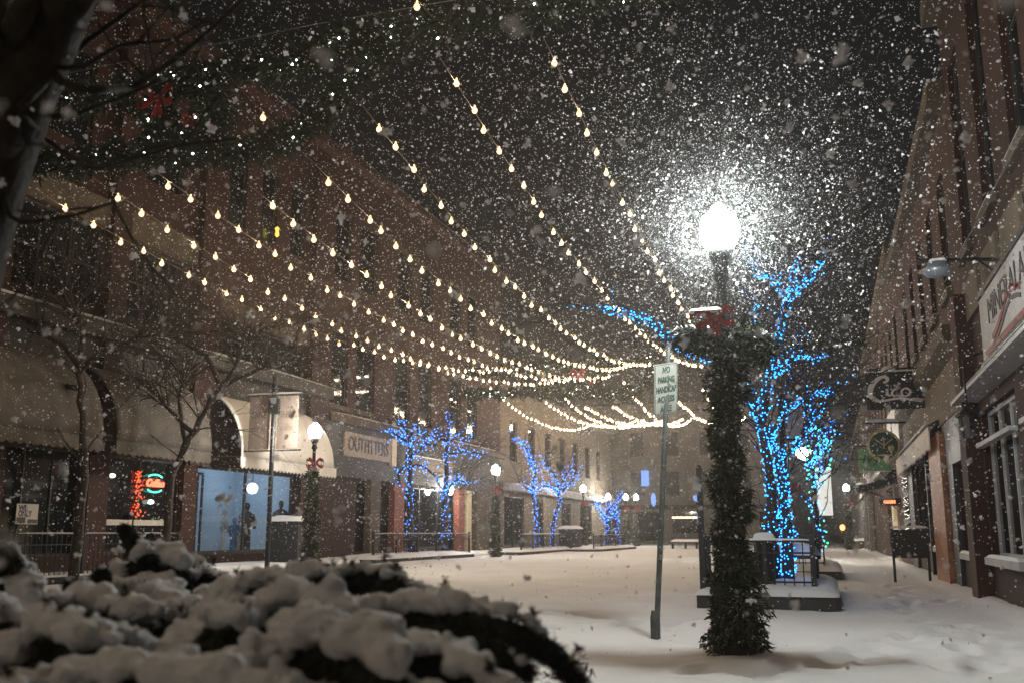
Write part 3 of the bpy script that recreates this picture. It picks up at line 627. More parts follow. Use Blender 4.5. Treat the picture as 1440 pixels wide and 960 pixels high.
stroke(bez((.74, .54), (.58, .6), (.58, .28), (.70, .34), 10) + bez((.70, .34), (.80, .38), (.78, .56), (.70, .52), 8), .04)
stroke([(.37, .63), (.385, .66)], .05)
for k, dy in enumerate((.05, .015, -.02)): stroke([(.76, .24 + dy * .3), (.82, .23 + dy), (.96, .19 + dy)], .022)
# round sign and green sign
yr = float(onX(1258, 625, XR - .5)[1]); q = onY(1243, 626, yr)
t = thing('round_pub_sign', 'round dark green pub sign with gold rim hanging on an iron bracket', 'sign', q); r = 20 / 1400 * yr * .97
M2 = Matrix.Rotation(PI / 2, 4, 'X')
MB().lathe([(.01, -.05), (r, -.05), (r, .05), (.01, .05)], (0, 0, 0), 28).build('disc', mat('deep_green', (.03, .07, .035), .6), t, matrix=M2)
MB().tube([(r * .95 * math.cos(w), -.0, r * .95 * math.sin(w)) for w in np.linspace(0, 2 * PI, 33)], .06, 6, False).build('rim', GOLD, t)
b = MB(); b.tube([(0, -.06, r * .6), (0, -.06, -.1)], .02, 5); b.tube([(-.25, -.06, r * .45), (0, -.06, 0), (.25, -.06, r * .45)], .02, 5); b.ball((.2, -.06, -.1), .1, 8, 5); b.tube([(-r * .5, -.06, -.3), (r * .5, -.06, -.3)], .03, 5); b.build('emblem', GOLD, t)
MB().tube([(-.5, 0, r + .25), (XR - q[0], 0, r + .25)], .035).build('bracket', IRON, t); MB().pillow(-.5, .5, -.05, .05, r + .27, .1, 8, 3).build('snow_cap', SNOW, t)
for sx in (-.25, .25): MB().tube([(sx, 0, r * .9), (sx, 0, r + .25)], .015).build('hook', IRON, t)
yg = yr + 5; q = onY(1230, 646, yg); w, h = 20 / 1400 * yg, 15 / 1400 * yg
t = thing('green_hanging_sign', 'pale green rectangular hanging sign partly behind the round pub sign', 'sign', q)
MB().box(-w, w, -.04, .04, -h, h).build('panel', GREENS, t); MB().tube([(-w, 0, h + .1), (XR - q[0], 0, h + .1)], .03).build('bracket', IRON, t); MB().pillow(-w, w, -.05, .05, -h * .98 - .02, .05, 8, 3).build('snow_cap', SNOW, t)
text_obj('lettering', 'Ivy', .55, INK, t, frame((-.15, -.05, .05), (1, 0, 0), (0, 0, 1)), .01, 1., shear=.3)
# projecting lamp arm
p = onX(1425, 366, XR); t = thing('gooseneck_wall_lamp', 'unlit bowl lamp on a long iron arm above the white name board', 'wall lamp', p)
e = onY(1318, 372, p[1]); dx = e[0] - p[0]
MB().tube([(0, 0, 0), (dx * .5, 0, .05), (dx - .25, 0, e[2] - p[2] + .06)], .028, 6).build('arm', IRON, t); MB().tube([(0, 0, -.35), (dx * .45, 0, .03)], .016, 5).build('brace', IRON, t)
MB().lathe([(.02, .10), (.10, .08), (.19, -.02), (.2, -.05), (.15, -.11), (.02, -.15)], (dx, 0, e[2] - p[2] - .05), 14).build('bowl', COPPER, t, True)
MB().pillow(dx - .12, dx + .12, -.1, .1, e[2] - p[2] + .03, .05, 6, 6).build('snow_cap', SNOW, t)
# menu board on the pavement
p = np.array([1.86, 26.2, 0.]); t = thing('menu_board', 'dark two legged menu board with snow on top by the right shop fronts', 'menu board', p)
MB().box(-.42, .42, -.03, .03, .55, 1.22).build('panel', BLACKS, t)
for sx in (-.42, .36): MB().box(sx, sx + .06, -.04, .04, -.05, 1.25).build('leg', IRON, t)
MB().pillow(-.44, .44, -.06, .06, 1.25, .06, 10, 4).build('snow_cap', SNOW, t)
p = onZ(1212, 771); t = thing('stone_planter_box', 'low snowy planter box far along the right shop fronts', 'planter', p); MB().box(-.8, .8, -.5, .5, 0, .55).build('box', STONE, t); MB().pillow(-.85, .85, -.55, .55, .55, .2).build('snow_cap', SNOW, t, True)
# power line over the right shop
a = onX(1440, 185, XR - .3); c = onX(1330, 395, XR - .3)
tag(MB().tube([a + (a - c) * .5, a, c], .012, 5).build('service_cable', STEEL), 'thin cable slanting down across the brick front at right', 'cable')

# ------------------------------------------------------------------ evergreen garlands
def blades(path, rad, N, ln=.1, wd=.016, down=.25, seed=1, flat=0.):
    g = np.random.default_rng(seed); P = resample(path, .03); n = len(P); R = np.interp(np.linspace(0, 1, n), np.linspace(0, 1, len(rad)), rad)
    i = g.integers(0, n, N); T = np.gradient(P, axis=0); T /= np.linalg.norm(T, axis=1, keepdims=True) + 1e-9
    d = g.normal(size=(N, 3)); t = T[i]; d -= t * (d * t).sum(1, keepdims=True); d /= np.linalg.norm(d, axis=1, keepdims=True)
    rr = R[i] * (1 + .35 * np.sin(i * .03 * 7.3 + 2 * np.sin(i * .03 * 2.1))) * np.sqrt(g.uniform(.05, 1, N))
    if flat: rr = rr * np.array([1 + flat * 1.6 * noise.noise(tuple(P[k] * 5.5 + dd * 1.2)) for k, dd in zip(i, d)])
    c = P[i] + d * rr[:, None]
    a = d * .8 + t * g.normal(size=(N, 1)) * .6 + g.normal(size=(N, 3)) * .4; a[:, 2] -= down; a /= np.linalg.norm(a, axis=1, keepdims=True)
    s = np.cross(a, g.normal(size=(N, 3))); s /= np.linalg.norm(s, axis=1, keepdims=True)
    l = (ln * g.uniform(.6, 1.3, N))[:, None]; w = (wd * g.uniform(.7, 1.4, N))[:, None]
    return np.stack([c - s * w, c + s * w, c + a * l + s * w * .25, c + a * l - s * w * .25], 1)
def bow(parent, loc, s=.3, facing=(0, -1, 0), m=REDBOW):
    t = MB(); f = Vector(facing); r = Vector((0, 0, 1)).cross(f).normalized(); M = frame(loc, r, (0, 0, 1))
    for sx in (-1, 1):
        b = MB()
        for k in range(2):
            pts = [(sx * s * (.15 + .85 * math.sin(w)) * (1 if k == 0 else .8), s * (.42 * math.sin(2 * w) + .10 * k), s * (.2 + .15 * math.sin(w) - .1 * k)) for w in np.linspace(0, PI, 12)]
            for p0, p1 in zip(pts[:-1], pts[1:]): b.prism([(p0[0], p0[1] - s * .16, p0[2]), (p1[0], p1[1] - s * .16, p1[2]), (p1[0], p1[1] + s * .16, p1[2]), (p0[0], p0[1] + s * .16, p0[2])], (0, 0, .01))
        b.build('bow_loop', m, parent, matrix=M)
        b = MB(); b.prism([(sx * .03, 0, .03), (sx * s * .35, -s * .9, .03), (sx * s * .2, -s * .82, .03), (sx * s * .08, -s * 1.0, .03), (-sx * .02, 0, .03)], (0, 0, .012)); b.build('bow_tail', m, parent, matrix=M)
    MB().ball((0, 0, .04), s * .17, 10, 6).build('bow_knot', m, parent, matrix=M)

YN = 16.0
up_ = [onY(x, y, YN) for x, y in [(-60, 175), (50, 152), (170, 132), (300, 103), (380, 93), (430, 84), (480, 55), (560, 45), (640, 38), (720, 20), (820, -2)]] + [np.array([XR - .05, YN, 10.7])]
up_ = [np.array([XL + .05, YN, up_[0][2] + .1])] + up_[1:]
lo_ = [np.array([XL + .05, YN, 8.9])] + [onY(x, y, YN) for x, y in [(20, 232), (130, 224), (230, 216), (330, 214), (400, 198), (450, 165), (500, 112), (555, 58)]]
LENS = 'evergreen garlands strung across the street'
def led_pts(path, rad, step, seed):
    g = np.random.default_rng(seed); P = resample(path, step); return [p + g.normal(size=3) * rad * .5 + np.array([0, -rad * .5, 0]) for p in P]
GA = thing('overhead_garland', 'dark evergreen garland swag with white lights and red bow overhead at top left', 'garland', (0, YN, 0), 0, LENS)
mv = lambda path: [np.array(p) - (0, YN, 0) for p in path]
wre = [np.array([-11.9 + .75 * math.cos(w), 0, 9.45 + .75 * math.sin(w)]) for w in np.linspace(0, 2 * PI, 20)]
for nm, path, r, N, sd in (('upper_swag', mv(up_), .24, 15000, 1), ('lower_swag', mv(lo_), .22, 11000, 2), ('wreath', wre, .26, 5000, 3)):
    tri_obj(nm, blades(path, [r, r], N, .17, .028, .1, sd, .55), NEEDLED, GA); MB().tube(resample(path, .25), r * .55, 6).build('core', NEEDLED, GA)
    b = MB()
    for p in led_pts(path, r, .30, sd + 5): b.octa(p, .028)
    b.build('fairy_lights', LEDW, GA)
bp = onY(237, 148, YN); bow(GA, (bp[0], -.3, bp[2]), .42)
bow(GA, (float(onY(281, 175, YN)[0]), -.25, float(onY(281, 175, YN)[2])), .2)
MB().tube(mv([(XL, YN, 10.6), (XL + 10, YN, 10.9), (XR, YN, 11.0)]), .012, 5).build('support_cable', STEEL, GA)
dup(GA, (-.1, 52, -.1), 'distant evergreen garland swag with red bow and lights above mid street')

# ------------------------------------------------------------------ warm bulb strings
bulb_me = None
def string_light(X0, Y0, z0, X1, Y1, z1, sag, label, grp, step=.85, r=.056, ph=0.):
    global bulb_me
    t = thing('string_light', label, 'string light', (X0, Y0, z0), 0, grp); n = 60
    P = np.array([(X0 + (X1 - X0) * s, Y0 + (Y1 - Y0) * s, z0 + (z1 - z0) * s - 4 * sag * s * (1 - s)) for s in np.linspace(0, 1, n)]) - (X0, Y0, z0)
    MB().tube(P, .009, 4).build('cable', mat_cable, t)
    Q = resample(P, step)
    for q in Q[1:-1]:
        q = q + rng.normal(size=3) * (.03, .06, .03)
        if bulb_me is None:
            bulb_me = (MB().lathe([(.012, .04), (.016, .005), (.034, -.02), (.048, -.055), (.034, -.09), (.01, -.103)], (0, 0, 0), 10).build('bulb', SHELL, t, True), MB().octa((0, 0, -.052), .025).build('filament', BULBE, t))
            o, fo = bulb_me; fo.parent = o; bulb_me = (o.data, fo.data)
        else:
            o = bpy.data.objects.new('bulb', bulb_me[0]); COL.objects.link(o); o.parent = t
            fo = bpy.data.objects.new('filament', bulb_me[1]); COL.objects.link(fo); fo.parent = o
        o.location = tuple(map(float, q)); o.scale = (r / .045,) * 3
    return t
mat_cable = mat('cable_sheath', (.12, .09, .06), .6)
ordn = ['rightmost', 'second from the right', 'third from the right', 'fourth from the right', 'fifth from the right', 'sixth from the right', 'second from the left', 'leftmost']
fit = [(-4.41, 9.92, -3.94, 9.12, 1.13, 51.3), (-6.43, 9.86, -5.75, 9.75, 1.57, 52.), (-8.02, 9.15, -8.21, 9.85, 1.64, 51), (-9.05, 8.14, -9.08, 9.82, 1.67, 50.6), (-10.3, 7.72, -10.46, 9.34, 1.41, 51.3),
       (-12.77, 8.45, -12.7, 9.25, 1.23, 51.5), (-14.05, 8.31, -13.72, 9.29, 1.49, 52.2), (-15.38, 8.14, -15.2, 9.84, 1.4, 50.3)]
for nm, (a, z0, c, z1, sg_, Y1) in zip(ordn, fit): string_light(a, YN, z0, c, Y1, z1, sg_, f'warm bulb string over the near street, {nm} of eight', 'warm bulb strings over the near street')
for nm, a, z0 in (('left', -6.43, 9.86), ('middle', -4.41, 9.92), ('right', -2.3, 10.2)):  # strings added mostly out of view, to light the bush from above
    string_light(a + .4, -22., 9.8, a, YN - .2, z0 + .6, .5, f'added warm bulb string mostly out of view overhead to light the bush, {nm} of three', 'added overhead bulb strings lighting the bush')
a = onY(322, 102, YN); c = onY(433, 222, YN + .1); string_light(a[0], YN - .3, a[2], c[0], YN + .1, c[2], .05, 'short drop of warm bulbs from the near garland down to a string', 'warm bulb strings over the near street', 1.25)
far = [(683, 538), (762, 562), (778, 543), (818, 568), (857, 566), (874, 531), (952, 560), (985, 540)]
ordf = ['leftmost', 'second from the left', 'third from the left', 'fourth from the left', 'fourth from the right', 'third from the right', 'second from the right', 'rightmost']
for nm, (x, y) in zip(ordf, far):
    p = onY(x, y, 51.8); string_light(p[0], 51.8, p[2], p[0] + .2, 80, 10.2, max(.4, (p[2] + 10.2) / 2 - 8.25), f'distant warm bulb string beyond the second garland, {nm} of eight', 'distant warm bulb strings', .8, .066)
tag(MB().tube([(XL, 80, 10.1), (-8, 80, 10.1), (XR, 80, 10.1)], .02, 5).build('span_cable', STEEL), 'far span cable carrying the distant bulb strings across the street', 'cable')

# ------------------------------------------------------------------ street lamps wrapped in evergreen
base = onZ(1036, 926); LZ = float(onY(1022, 350, base[1])[2]); print('LAMP base', base, 'globe bottom', LZ)
LG = 'garland wrapped street lamps'
SL = thing('street_lamp', 'tall garland wrapped street lamp with dazzling white globe on the near pavement', 'street lamp', base, 0, LG)
def lamp_parts(SL, gl):
    MB().lathe([(.2, 0), (.2, .12), (.14, .2), (.11, .5), (.07, .6), (.055, 1.5), (.05, LZ - .35), (.09, LZ - .3), (.06, LZ - .2), (.11, LZ - .1), (.13, LZ)], (0, 0, 0), 14).build('post', IRON, SL, True)
    MB().lathe([(.13, 0), (.19, .13), (.195, .24), (.165, .33), (.08, .38), (.065, .44), (.01, .47)], (0, 0, LZ + .002), 18).build('globe', gl, SL, True)
    MB().lathe([(.01, 0), (.03, .01), (.012, .05), (.002, .09)], (0, 0, LZ + .47), 8).build('finial', IRON, SL)
lamp_parts(SL, LAMPE)
ZT = 3.05
sp = [np.array([(.09 - .0012 * w) * math.cos(w), (.09 - .0012 * w) * math.sin(w), w / 42 * (ZT - .1) + .05]) for w in np.linspace(0, 42, 160)]
tri_obj('garland', np.concatenate([blades(sp, [.19, .17, .13, .10, .07], 17000, .075, .011, .6, 4, .5),
        blades([(0, 0, .05), (0, 0, .5), (0, 0, 1.1)], [.20, .17, .12], 7000, .045, .009, 1.0, 44, .4)]), NEEDLE, SL)
arms = [np.array([-.43, 0, ZT + .02]), np.array([-.2, -.05, ZT - .05]), np.array([0, 0, ZT]), np.array([.25, 0, ZT - .03]), np.array([.42, .05, ZT - .2])]
tri_obj('crossbar_garland', np.concatenate([blades(arms, [.06, .08, .06], 2000, .12, .016, .5, 6), blades([(.05, 0, ZT), (.1, 0, ZT - .6)], [.12, .09], 1500, .12, .016, .6, 8)]), NEEDLE, SL)
MB().pillow(-.48, -.12, -.06, .06, ZT + .07, .05, 8, 6).build('snow_clump', SNOW, SL, True); MB().pillow(.1, .44, -.06, .06, ZT - .03, .06, 8, 6, 3.).build('snow_clump', SNOW, SL, True)
bow(SL, (-.06, -.2, ZT + .12), .19); MB().pillow(-.3, .02, -.28, -.14, ZT + .2, .035, 6, 6).build('snow_clump', SNOW, SL, True)
# other lamps: same height, so their bases follow from where the globe stands
far_proto = None
FL_ = [(443, 607, 'first garland wrapped lamp in front of the cream awning, lit white'), (697, 661, 'lit lamp with garland post between the two pairs of blue trees'), (820, 687, 'lit lamp with garlanded post beside the utility cabinet by the square'),
       (855, 698, 'lit street lamp right behind the third pair of blue trees'), (880, 699, 'left of the two close lamps with a red bow near the square'), (894, 699, 'right of the two close lamps near the square'), (941, 713, 'far lit lamp just right of the signpost'), (1190, 686, 'small far lamp glowing at the end of the right sidewalk')]
lamps = []
for x, y, lab in FL_:
    g = onZ(x, y, LZ + .2); g = np.array([g[0], g[1], 0.02])
    if far_proto is None:
        far_proto = thing('street_lamp', 'first ' + lab, 'street lamp', g, .6, LG); far_proto['label'] = lab; lamp_parts(far_proto, LAMPF)
        tri_obj('garland', blades(sp, [.22, .17, .14, .12], 4200, .14, .028, .45, 14), NEEDLE, far_proto); bow(far_proto, (0, -.2, ZT + .1), .26); lamps.append(far_proto)
    else: lamps.append(dup(far_proto, g, lab, rz=.6))
# small low lamp near the wall
p = onX(634, 688, XL + .5); t = thing('wall_lantern', 'small lit wall lantern behind the tall blue tree', 'wall lamp', p); MB().lathe([(.05, -.25), (.12, -.1), (.13, .1), (.03, .25)]).build('globe', LAMPF, t, True); MB().tube([(0, 0, .25), (-.5, 0, .35)], .03).build('bracket', IRON, t)

# ------------------------------------------------------------------ trees
def grow(segs, p, d, L, r, lev, g, up=.12, kids=(3, 3, 3, 2), ang=.75):
    n = 6; pts = [np.array(p, float)]; d = np.array(d, float); d /= np.linalg.norm(d)
    for i in range(n):
        d = d + g.normal(size=3) * .16; d[2] += up * .3; d /= np.linalg.norm(d); pts.append(pts[-1] + d * L / n)
    rad = list(np.linspace(r, r * .45, n + 1)); segs.append((pts, rad, lev))
    if lev >= len(kids) : return
    for k in range(kids[lev]):
        i = int(g.integers(2, n + 1)) if k else n; q = pts[i]; dd = (pts[i] - pts[i - 1]); dd /= np.linalg.norm(dd)
        s = g.normal(size=3); s -= dd * (s @ dd); s /= np.linalg.norm(s)
        a = ang * g.uniform(.5, 1.2); grow(segs, q, dd * math.cos(a) + s * math.sin(a) + (0, 0, up), L * g.uniform(.55, .85), rad[i] * .75, lev + 1, g, up, kids, ang)
def leds(segs, step, r, g, maxlev=9, off=.02, minr=.0, pure=.0, jit=.012):
    c = []
    for pts, rad, lev in segs:
        if lev > maxlev: continue
        P = resample(np.column_stack([np.array(pts), np.array(rad)]), step)
        for q in P:
            if g.uniform() < pure: continue
            d = g.normal(size=3); d /= np.linalg.norm(d); c.append(q[:3] + d * (q[3] + off) + g.normal(size=3) * jit)
    c = np.array(c); o = np.array([[1, 0, 0], [-1, 0, 0], [0, 1, 0], [0, -1, 0], [0, 0, 1], [0, 0, -1]]) * 1.
    F = [(0, 2, 4), (2, 1, 4), (1, 3, 4), (3, 0, 4), (2, 0, 5), (1, 2, 5), (3, 1, 5), (0, 3, 5)]
    V = c[:, None, :] + o[None] * r; return V[:, F].reshape(-1, 3, 3)
def tree_obj(name, label, cat, loc, trunk, twigs, bark=BARK, group=None):
    t = thing(name, label, cat, loc, 0, group); b = MB()
    for pts, rad, lev in trunk: b.tube(np.array(pts) - loc, rad, 7)
    b.build('trunk', bark, t, True); b = MB()
    for pts, rad, lev in twigs: b.tube(np.array(pts) - loc, rad, 4 if lev > 1 else 5, False)
    b.build('crown', bark, t); return t
LEDT = 'trees wound with blue lights'
def led_tree(label, loc, main, seed, ledm=LEDB, lr=.03, step=.12, twl=1.2, tw=22, trunk_r=.11, far=True, alt=None, dens=.2, jit=.15):
    """main: list of polylines (world) with start radius; twigs sprout from them"""
    g = np.random.default_rng(seed); loc = np.array(loc, float); tr = []; tws = []
    for k, (pts, r0) in enumerate(main):
        P = resample(pts, .35); P = P + g.normal(size=P.shape) * .025; r1 = r0 * .4
        tr.append((list(P), list(np.linspace(r0, r1, len(P))), 0))
        for j in range(tw if k else tw // 3):
            i = int(g.integers(len(P) // 3, len(P))); d = g.normal(size=3); d[2] = abs(d[2]) * .8 + .2
            dt = P[i] - P[i - 1]; d = d / np.linalg.norm(d) + dt / (np.linalg.norm(dt) + 1e-9) * .6
            grow(tws, P[i], d, twl * g.uniform(.5, 1.2), .018, 1, g, .05, (0, 3, 2), .6)
    t = tree_obj('lit_tree', label, 'tree', loc, tr, tws, BARK, LEDT)
    trunk_leds = [tr[0]]; limb = tr[1:]
    o = tri_obj('light_wrap', np.concatenate([leds(trunk_leds + limb[:1], step * dens, lr, g, off=.03, jit=jit * .35) - loc, leds(limb, step * dens * 1.1, lr, g, off=.04, jit=jit) - loc, leds([(q[0][:4], q[1][:4], 1) for q in tws if q[2] == 1][::4], step * .8, lr, g) - loc]), ledm, t); o['kind'] = 'stuff'
    if alt: o = tri_obj('green_light_wrap', leds(limb + trunk_leds, step * .45, lr, g, off=.16) - loc, alt, t); o['kind'] = 'stuff'
    return t
# near blue tree in the railed planter
D = 17.6
def N_(x, y, dy=0.): return onY(x, y, D + dy)
main = [([N_(1092, 838), N_(1086, 770), N_(1084, 700), N_(1080, 640), N_(1072, 585)], .13),
        ([N_(1106, 838, .25), N_(1108, 760, .25), N_(1104, 690, .2), N_(1092, 640, .1), N_(1082, 600)], .12),
        ([N_(1072, 590), N_(1082, 530, .2), N_(1095, 470, .3), N_(1110, 415, .4), N_(1118, 375, .4)], .075),
        ([N_(1112, 420, .3), N_(1135, 395, 0), N_(1152, 365, -.2)], .03), ([N_(1110, 420, .3), N_(1085, 395), N_(1060, 385)], .03),
        ([N_(1072, 585), N_(1050, 540, -.4), N_(1030, 505, -.7), N_(985, 505, -1.2), N_(962, 492, -1.4), N_(940, 470, -1.6), N_(905, 447, -1.8), N_(872, 440, -1.9), N_(842, 437, -2.)], .06),
        ([N_(1078, 610), N_(1105, 575, .4), N_(1130, 560, .6), N_(1165, 549, .8)], .04), ([N_(1084, 530, .2), N_(1115, 500, .5), N_(1145, 510, .7)], .03),
        ([N_(1072, 590), N_(1050, 570, .3), N_(1040, 520, .5), N_(1052, 470, .8), N_(1068, 430, 1.)], .04), ([N_(1108, 640, .2), N_(1130, 600, .4), N_(1155, 575, .6)], .035), ([N_(1040, 500, .5), N_(1010, 480, .7), N_(965, 483, .9)], .025)]
led_tree('big bare tree wound with bright blue lights in the railed planter at right', N_(1098, 838), main, 11, LEDC, .0128, .125, 1.1, 16, dens=.105, jit=.018)
D2 = 31.
def N2(x, y, dy=0.): return onY(x, y, D2 + dy)
led_tree('bare tree with blue and green lights behind the big blue tree', N2(1150, 772), [([N2(1150, 772), N2(1147, 720), N2(1144, 680), N2(1140, 650)], .12), ([N2(1140, 655), N2(1155, 630, .5), N2(1168, 600, .8)], .05), ([N2(1142, 660), N2(1120, 620), N2(1125, 580)], .05), ([N2(1144, 680), N2(1160, 655, .4), N2(1165, 620, .5)], .04), ([N2(1141, 650), N2(1150, 610, -.4), N2(1140, 575, -.5)], .04)], 12, LEDB, .022, .2, 1.6, 18, alt=LEDG)
# left kerb blue trees
LST = .2
def lefttree(label, bx, by, X, lims, seed, lr=.025, r=.17):
    Y = float(onX(bx, by - 60, X)[1]); f = lambda x, y, dy=0.: onY(x, y, Y + dy); b0 = f(bx, by); b0[2] = .3
    tr = [([b0] + [f(*q) for q in lims[0]], r)] + [([f(*q) for q in L], .08) for L in lims[1:]]
    led_tree(label, b0, tr, seed, LEDB, lr, LST, 1.4, 9)
lefttree('left of the first pair of blue lit trees, with a bent crown', 578, 776, -17.2, [[(577, 740), (576, 700), (577, 650), (576, 610), (562, 590)], [(576, 625), (560, 612), (543, 604)], [(577, 612), (590, 605), (606, 612)], [(578, 640), (600, 625), (612, 628)], [(562, 680), (560, 662), (575, 656), (595, 652), (608, 665), (626, 690)]], 21)
lefttree('right and straightest of the first pair of blue lit trees', 626, 776, -17.2, [[(626, 740), (627, 700), (628, 640), (630, 600), (631, 580)], [(628, 695), (640, 672), (655, 676)], [(629, 620), (612, 614), (598, 612)], [(629, 622), (645, 612), (660, 612)], [(628, 640), (655, 634), (680, 638)]], 22)
lefttree('left of the second pair of blue lit trees, leaning crown', 755, 776, -16.4, [[(755, 740), (752, 710), (749, 690), (750, 670)], [(750, 690), (752, 660), (745, 645), (738, 625), (722, 614)], [(752, 660), (765, 650)], [(749, 690), (738, 684)]], 23, .027, .14)
lefttree('right of the second pair of blue lit trees, spreading crown', 777, 776, -16.4, [[(777, 745), (780, 725), (788, 705), (784, 685)], [(786, 692), (768, 680), (755, 688)], [(786, 695), (795, 668), (805, 655)], [(786, 690), (780, 665), (772, 660)], [(790, 690), (800, 680), (812, 668)]], 24, .027, .14)
lefttree('left of the third small pair of blue lit trees near the square', 854, 772, -14.2, [[(853, 750), (853, 735), (850, 722)], [(852, 728), (842, 715), (838, 706)], [(852, 728), (858, 715), (857, 705)]], 25, .027, .12)
lefttree('right of the third small pair of blue lit trees near the square', 870, 772, -14.2, [[(869, 745), (868, 730), (866, 710)], [(867, 722), (858, 725), (850, 730)], [(866, 712), (870, 703), (872, 696)]], 26, .027, .12)
# bare dark trees before the awnings
def bare(label, pts, r, X, seed, tw=26, L=1.8):
    g = np.random.default_rng(seed); Y = float(onX(pts[0][0][0], 640, X)[1]); tr = []; tws = []
    for k, line in enumerate(pts):
        P = [onY(x, y, Y + (.15 * k)) for x, y in line]
        if k == 0: P = [np.array([P[0][0] - .1, P[0][1], .1])] + P
        P = resample(P, .3); P += g.normal(size=P.shape) * .02; rr = r if k == 0 else r * .6
        tr.append((list(P), list(np.linspace(rr, rr * .45, len(P))), 0))
        for j in range(tw if k else 6):
            i = int(g.integers(len(P) // 2, len(P))); d = g.normal(size=3); d[2] = abs(d[2]) * .5; dt = P[i] - P[i - 1]; grow(tws, P[i], d / np.linalg.norm(d) + .7 * dt / np.linalg.norm(dt), L * g.uniform(.5, 1.3), .022, 1, g, .03, (0, 3, 3, 2), .65)
    return tree_obj('bare_tree', label, 'tree', np.array([tr[0][0][0][0], tr[0][0][0][1], .0]), tr, tws, BARK, 'bare dark trees along the left pavement')
bare('bare dark tree with upright trunk before the leftmost awning', [[(120, 660), (116, 600), (114, 540), (111, 510)], [(114, 520), (140, 495), (175, 480), (230, 470)], [(113, 515), (95, 490), (60, 470), (10, 455)], [(116, 545), (80, 540), (40, 550), (0, 560)], [(112, 512), (118, 470), (100, 420)], [(100, 630), (60, 600), (20, 580)]], .13, -16.6, 31)
bare('bare dark tree with slanting trunk before the coffee shop awning', [[(242, 660), (270, 610), (295, 565), (315, 535)], [(270, 610), (245, 580), (215, 550)], [(295, 565), (330, 520), (345, 470)], [(305, 550), (350, 525), (410, 505)], [(262, 625), (252, 570), (262, 510)], [(310, 540), (290, 500), (240, 470)]], .13, -16.6, 32)
# near tree at top left (close to the lens)
dN = 3.1
def ND(x, y, d=dN): return onD(x, y, d)
g = np.random.default_rng(5)
b0 = ND(-150, 700); tr = [([np.array([b0[0] - .15, b0[1], -.02]), ND(-130, 800), ND(-90, 560), ND(-45, 350), ND(-5, 220), ND(40, 110), ND(90, 0), ND(150, -130), ND(220, -300)], [.13, .125, .12, .115, .11, .10, .09, .075, .05], 0)]
for line, r in (([(60, 80), (85, 118), (130, 128), (190, 122), (245, 85), (310, 30), (360, -20)], .016), ([(-20, 60), (15, -40), (40, -160)], .05), ([(5, 200), (-10, 120), (30, 20), (70, -60)], .06), ([(70, 70), (110, 20), (150, -40)], .035),
                ([(0, 240), (10, 300), (25, 315), (100, 305), (160, 285)], .010), ([(30, 160), (70, 200), (130, 240), (250, 205), (330, 195)], .009), ([(60, 90), (110, 100), (170, 62), (240, 58), (290, 30)], .010), ([(40, 170), (110, 160), (190, 130), (260, 95)], .009), ([(30, 150), (60, 120), (120, 60), (190, 10), (230, -30)], .013)):
    P = resample([ND(x, y, dN + .15 * math.sin(x)) for x, y in line], .06); tr.append((list(P), list(np.linspace(r, r * .45, len(P))), 0))
tws = []
for pts, rad, lv in tr[1:]:
    for j in range(3): i = int(g.integers(len(pts) // 2, len(pts))); d = g.normal(size=3); grow(tws, pts[i], d, .35, .005, 1, g, .05, (0, 2, 2), .6)
t = tree_obj('bare_tree', 'black bare tree close by at the upper left corner', 'tree', np.array([b0[0], b0[1], 0.]), tr, tws, BARKF, 'bare dark trees along the left pavement'); t['group'] = 'near bare tree'; del t['group']

# ------------------------------------------------------------------ street furniture
p = onZ(922, 897); pt = onY(940, 486, p[1]); lean = (pt - p)
t = thing('parking_sign', 'white no parking sign on a tall grey post standing in the snow', 'sign', p)
MB().tube([(0, 0, -.1), lean * 1.0], .032, 8).build('post', STEEL, t); MB().lathe([(.055, 0), (.055, .22), (.04, .3)], (0, 0, 0), 10).build('sleeve', STEEL, t)
cz = lean * .845
w, h = .18, .295; uu = Vector((.085, -.33, 1.)).normalized(); ca_, sa_ = math.cos(.88), math.sin(.88)
za = Vector((ca_, sa_, -(ca_ * uu.x + sa_ * uu.y) / uu.z)).normalized(); Msg = frame(cz + np.array([0, -.06, 0]), za, uu)
MB().box(-w, w, -h, h, -.006, .006).build('panel', SIGNW, t, matrix=Msg)
b = MB()
for a in ((-w + .008, w - .008, h - .016, h - .01), (-w + .008, w - .008, -h + .01, -h + .016), (-w + .008, -w + .014, -h + .016, h - .016), (w - .014, w - .008, -h + .016, h - .016)): b.box(*a, .006, .009)
b.build('border', SIGNG, t, matrix=Msg)
for i, s in enumerate(('NO', 'PARKING', 'HANDICAP', 'ACCESS', 'AISLE')):
    text_obj('lettering', s, .10, SIGNG, t, Msg @ Matrix.Translation((0, h * .74 - i * .113, .008)), .002, .62 if len(s) > 6 else .75, bold=.003)
p = onZ(990, 853); z = float(onY(995, 653, p[1])[2]); t = thing('black_post', 'plain black square post standing between signpost and wrapped lamp', 'post', p)
MB().box(-.045, .045, -.045, .045, -.05, z - .08).build('shaft', IRON, t); MB().box(-.05, .05, -.05, .05, z - .08, z, .35).build('cap', IRON, t)

def railing(t, x0, x1, y, z0, z1, m=IRON, step=.14, along='x', ends=True, name='rail'):
    b = MB(); n = max(2, int((x1 - x0) / step)); put = (lambda u, a, c, d, e, f: b.box(u - a, u + a, y - a, y + a, e, f)) if along == 'x' else (lambda u, a, c, d, e, f: b.box(y - a, y + a, u - a, u + a, e, f))
    for i in range(n + 1): put(x0 + (x1 - x0) * i / n, .009, 0, 0, z0, z1 - .02)
    for z in (z0 + .06, z0 + (z1 - z0) * .72, z1 - .02):
        if along == 'x': b.box(x0, x1, y - .014, y + .014, z, z + .028)
        else: b.box(y - .014, y + .014, x0, x1, z, z + .028)
    return b.build('railing', m, t)
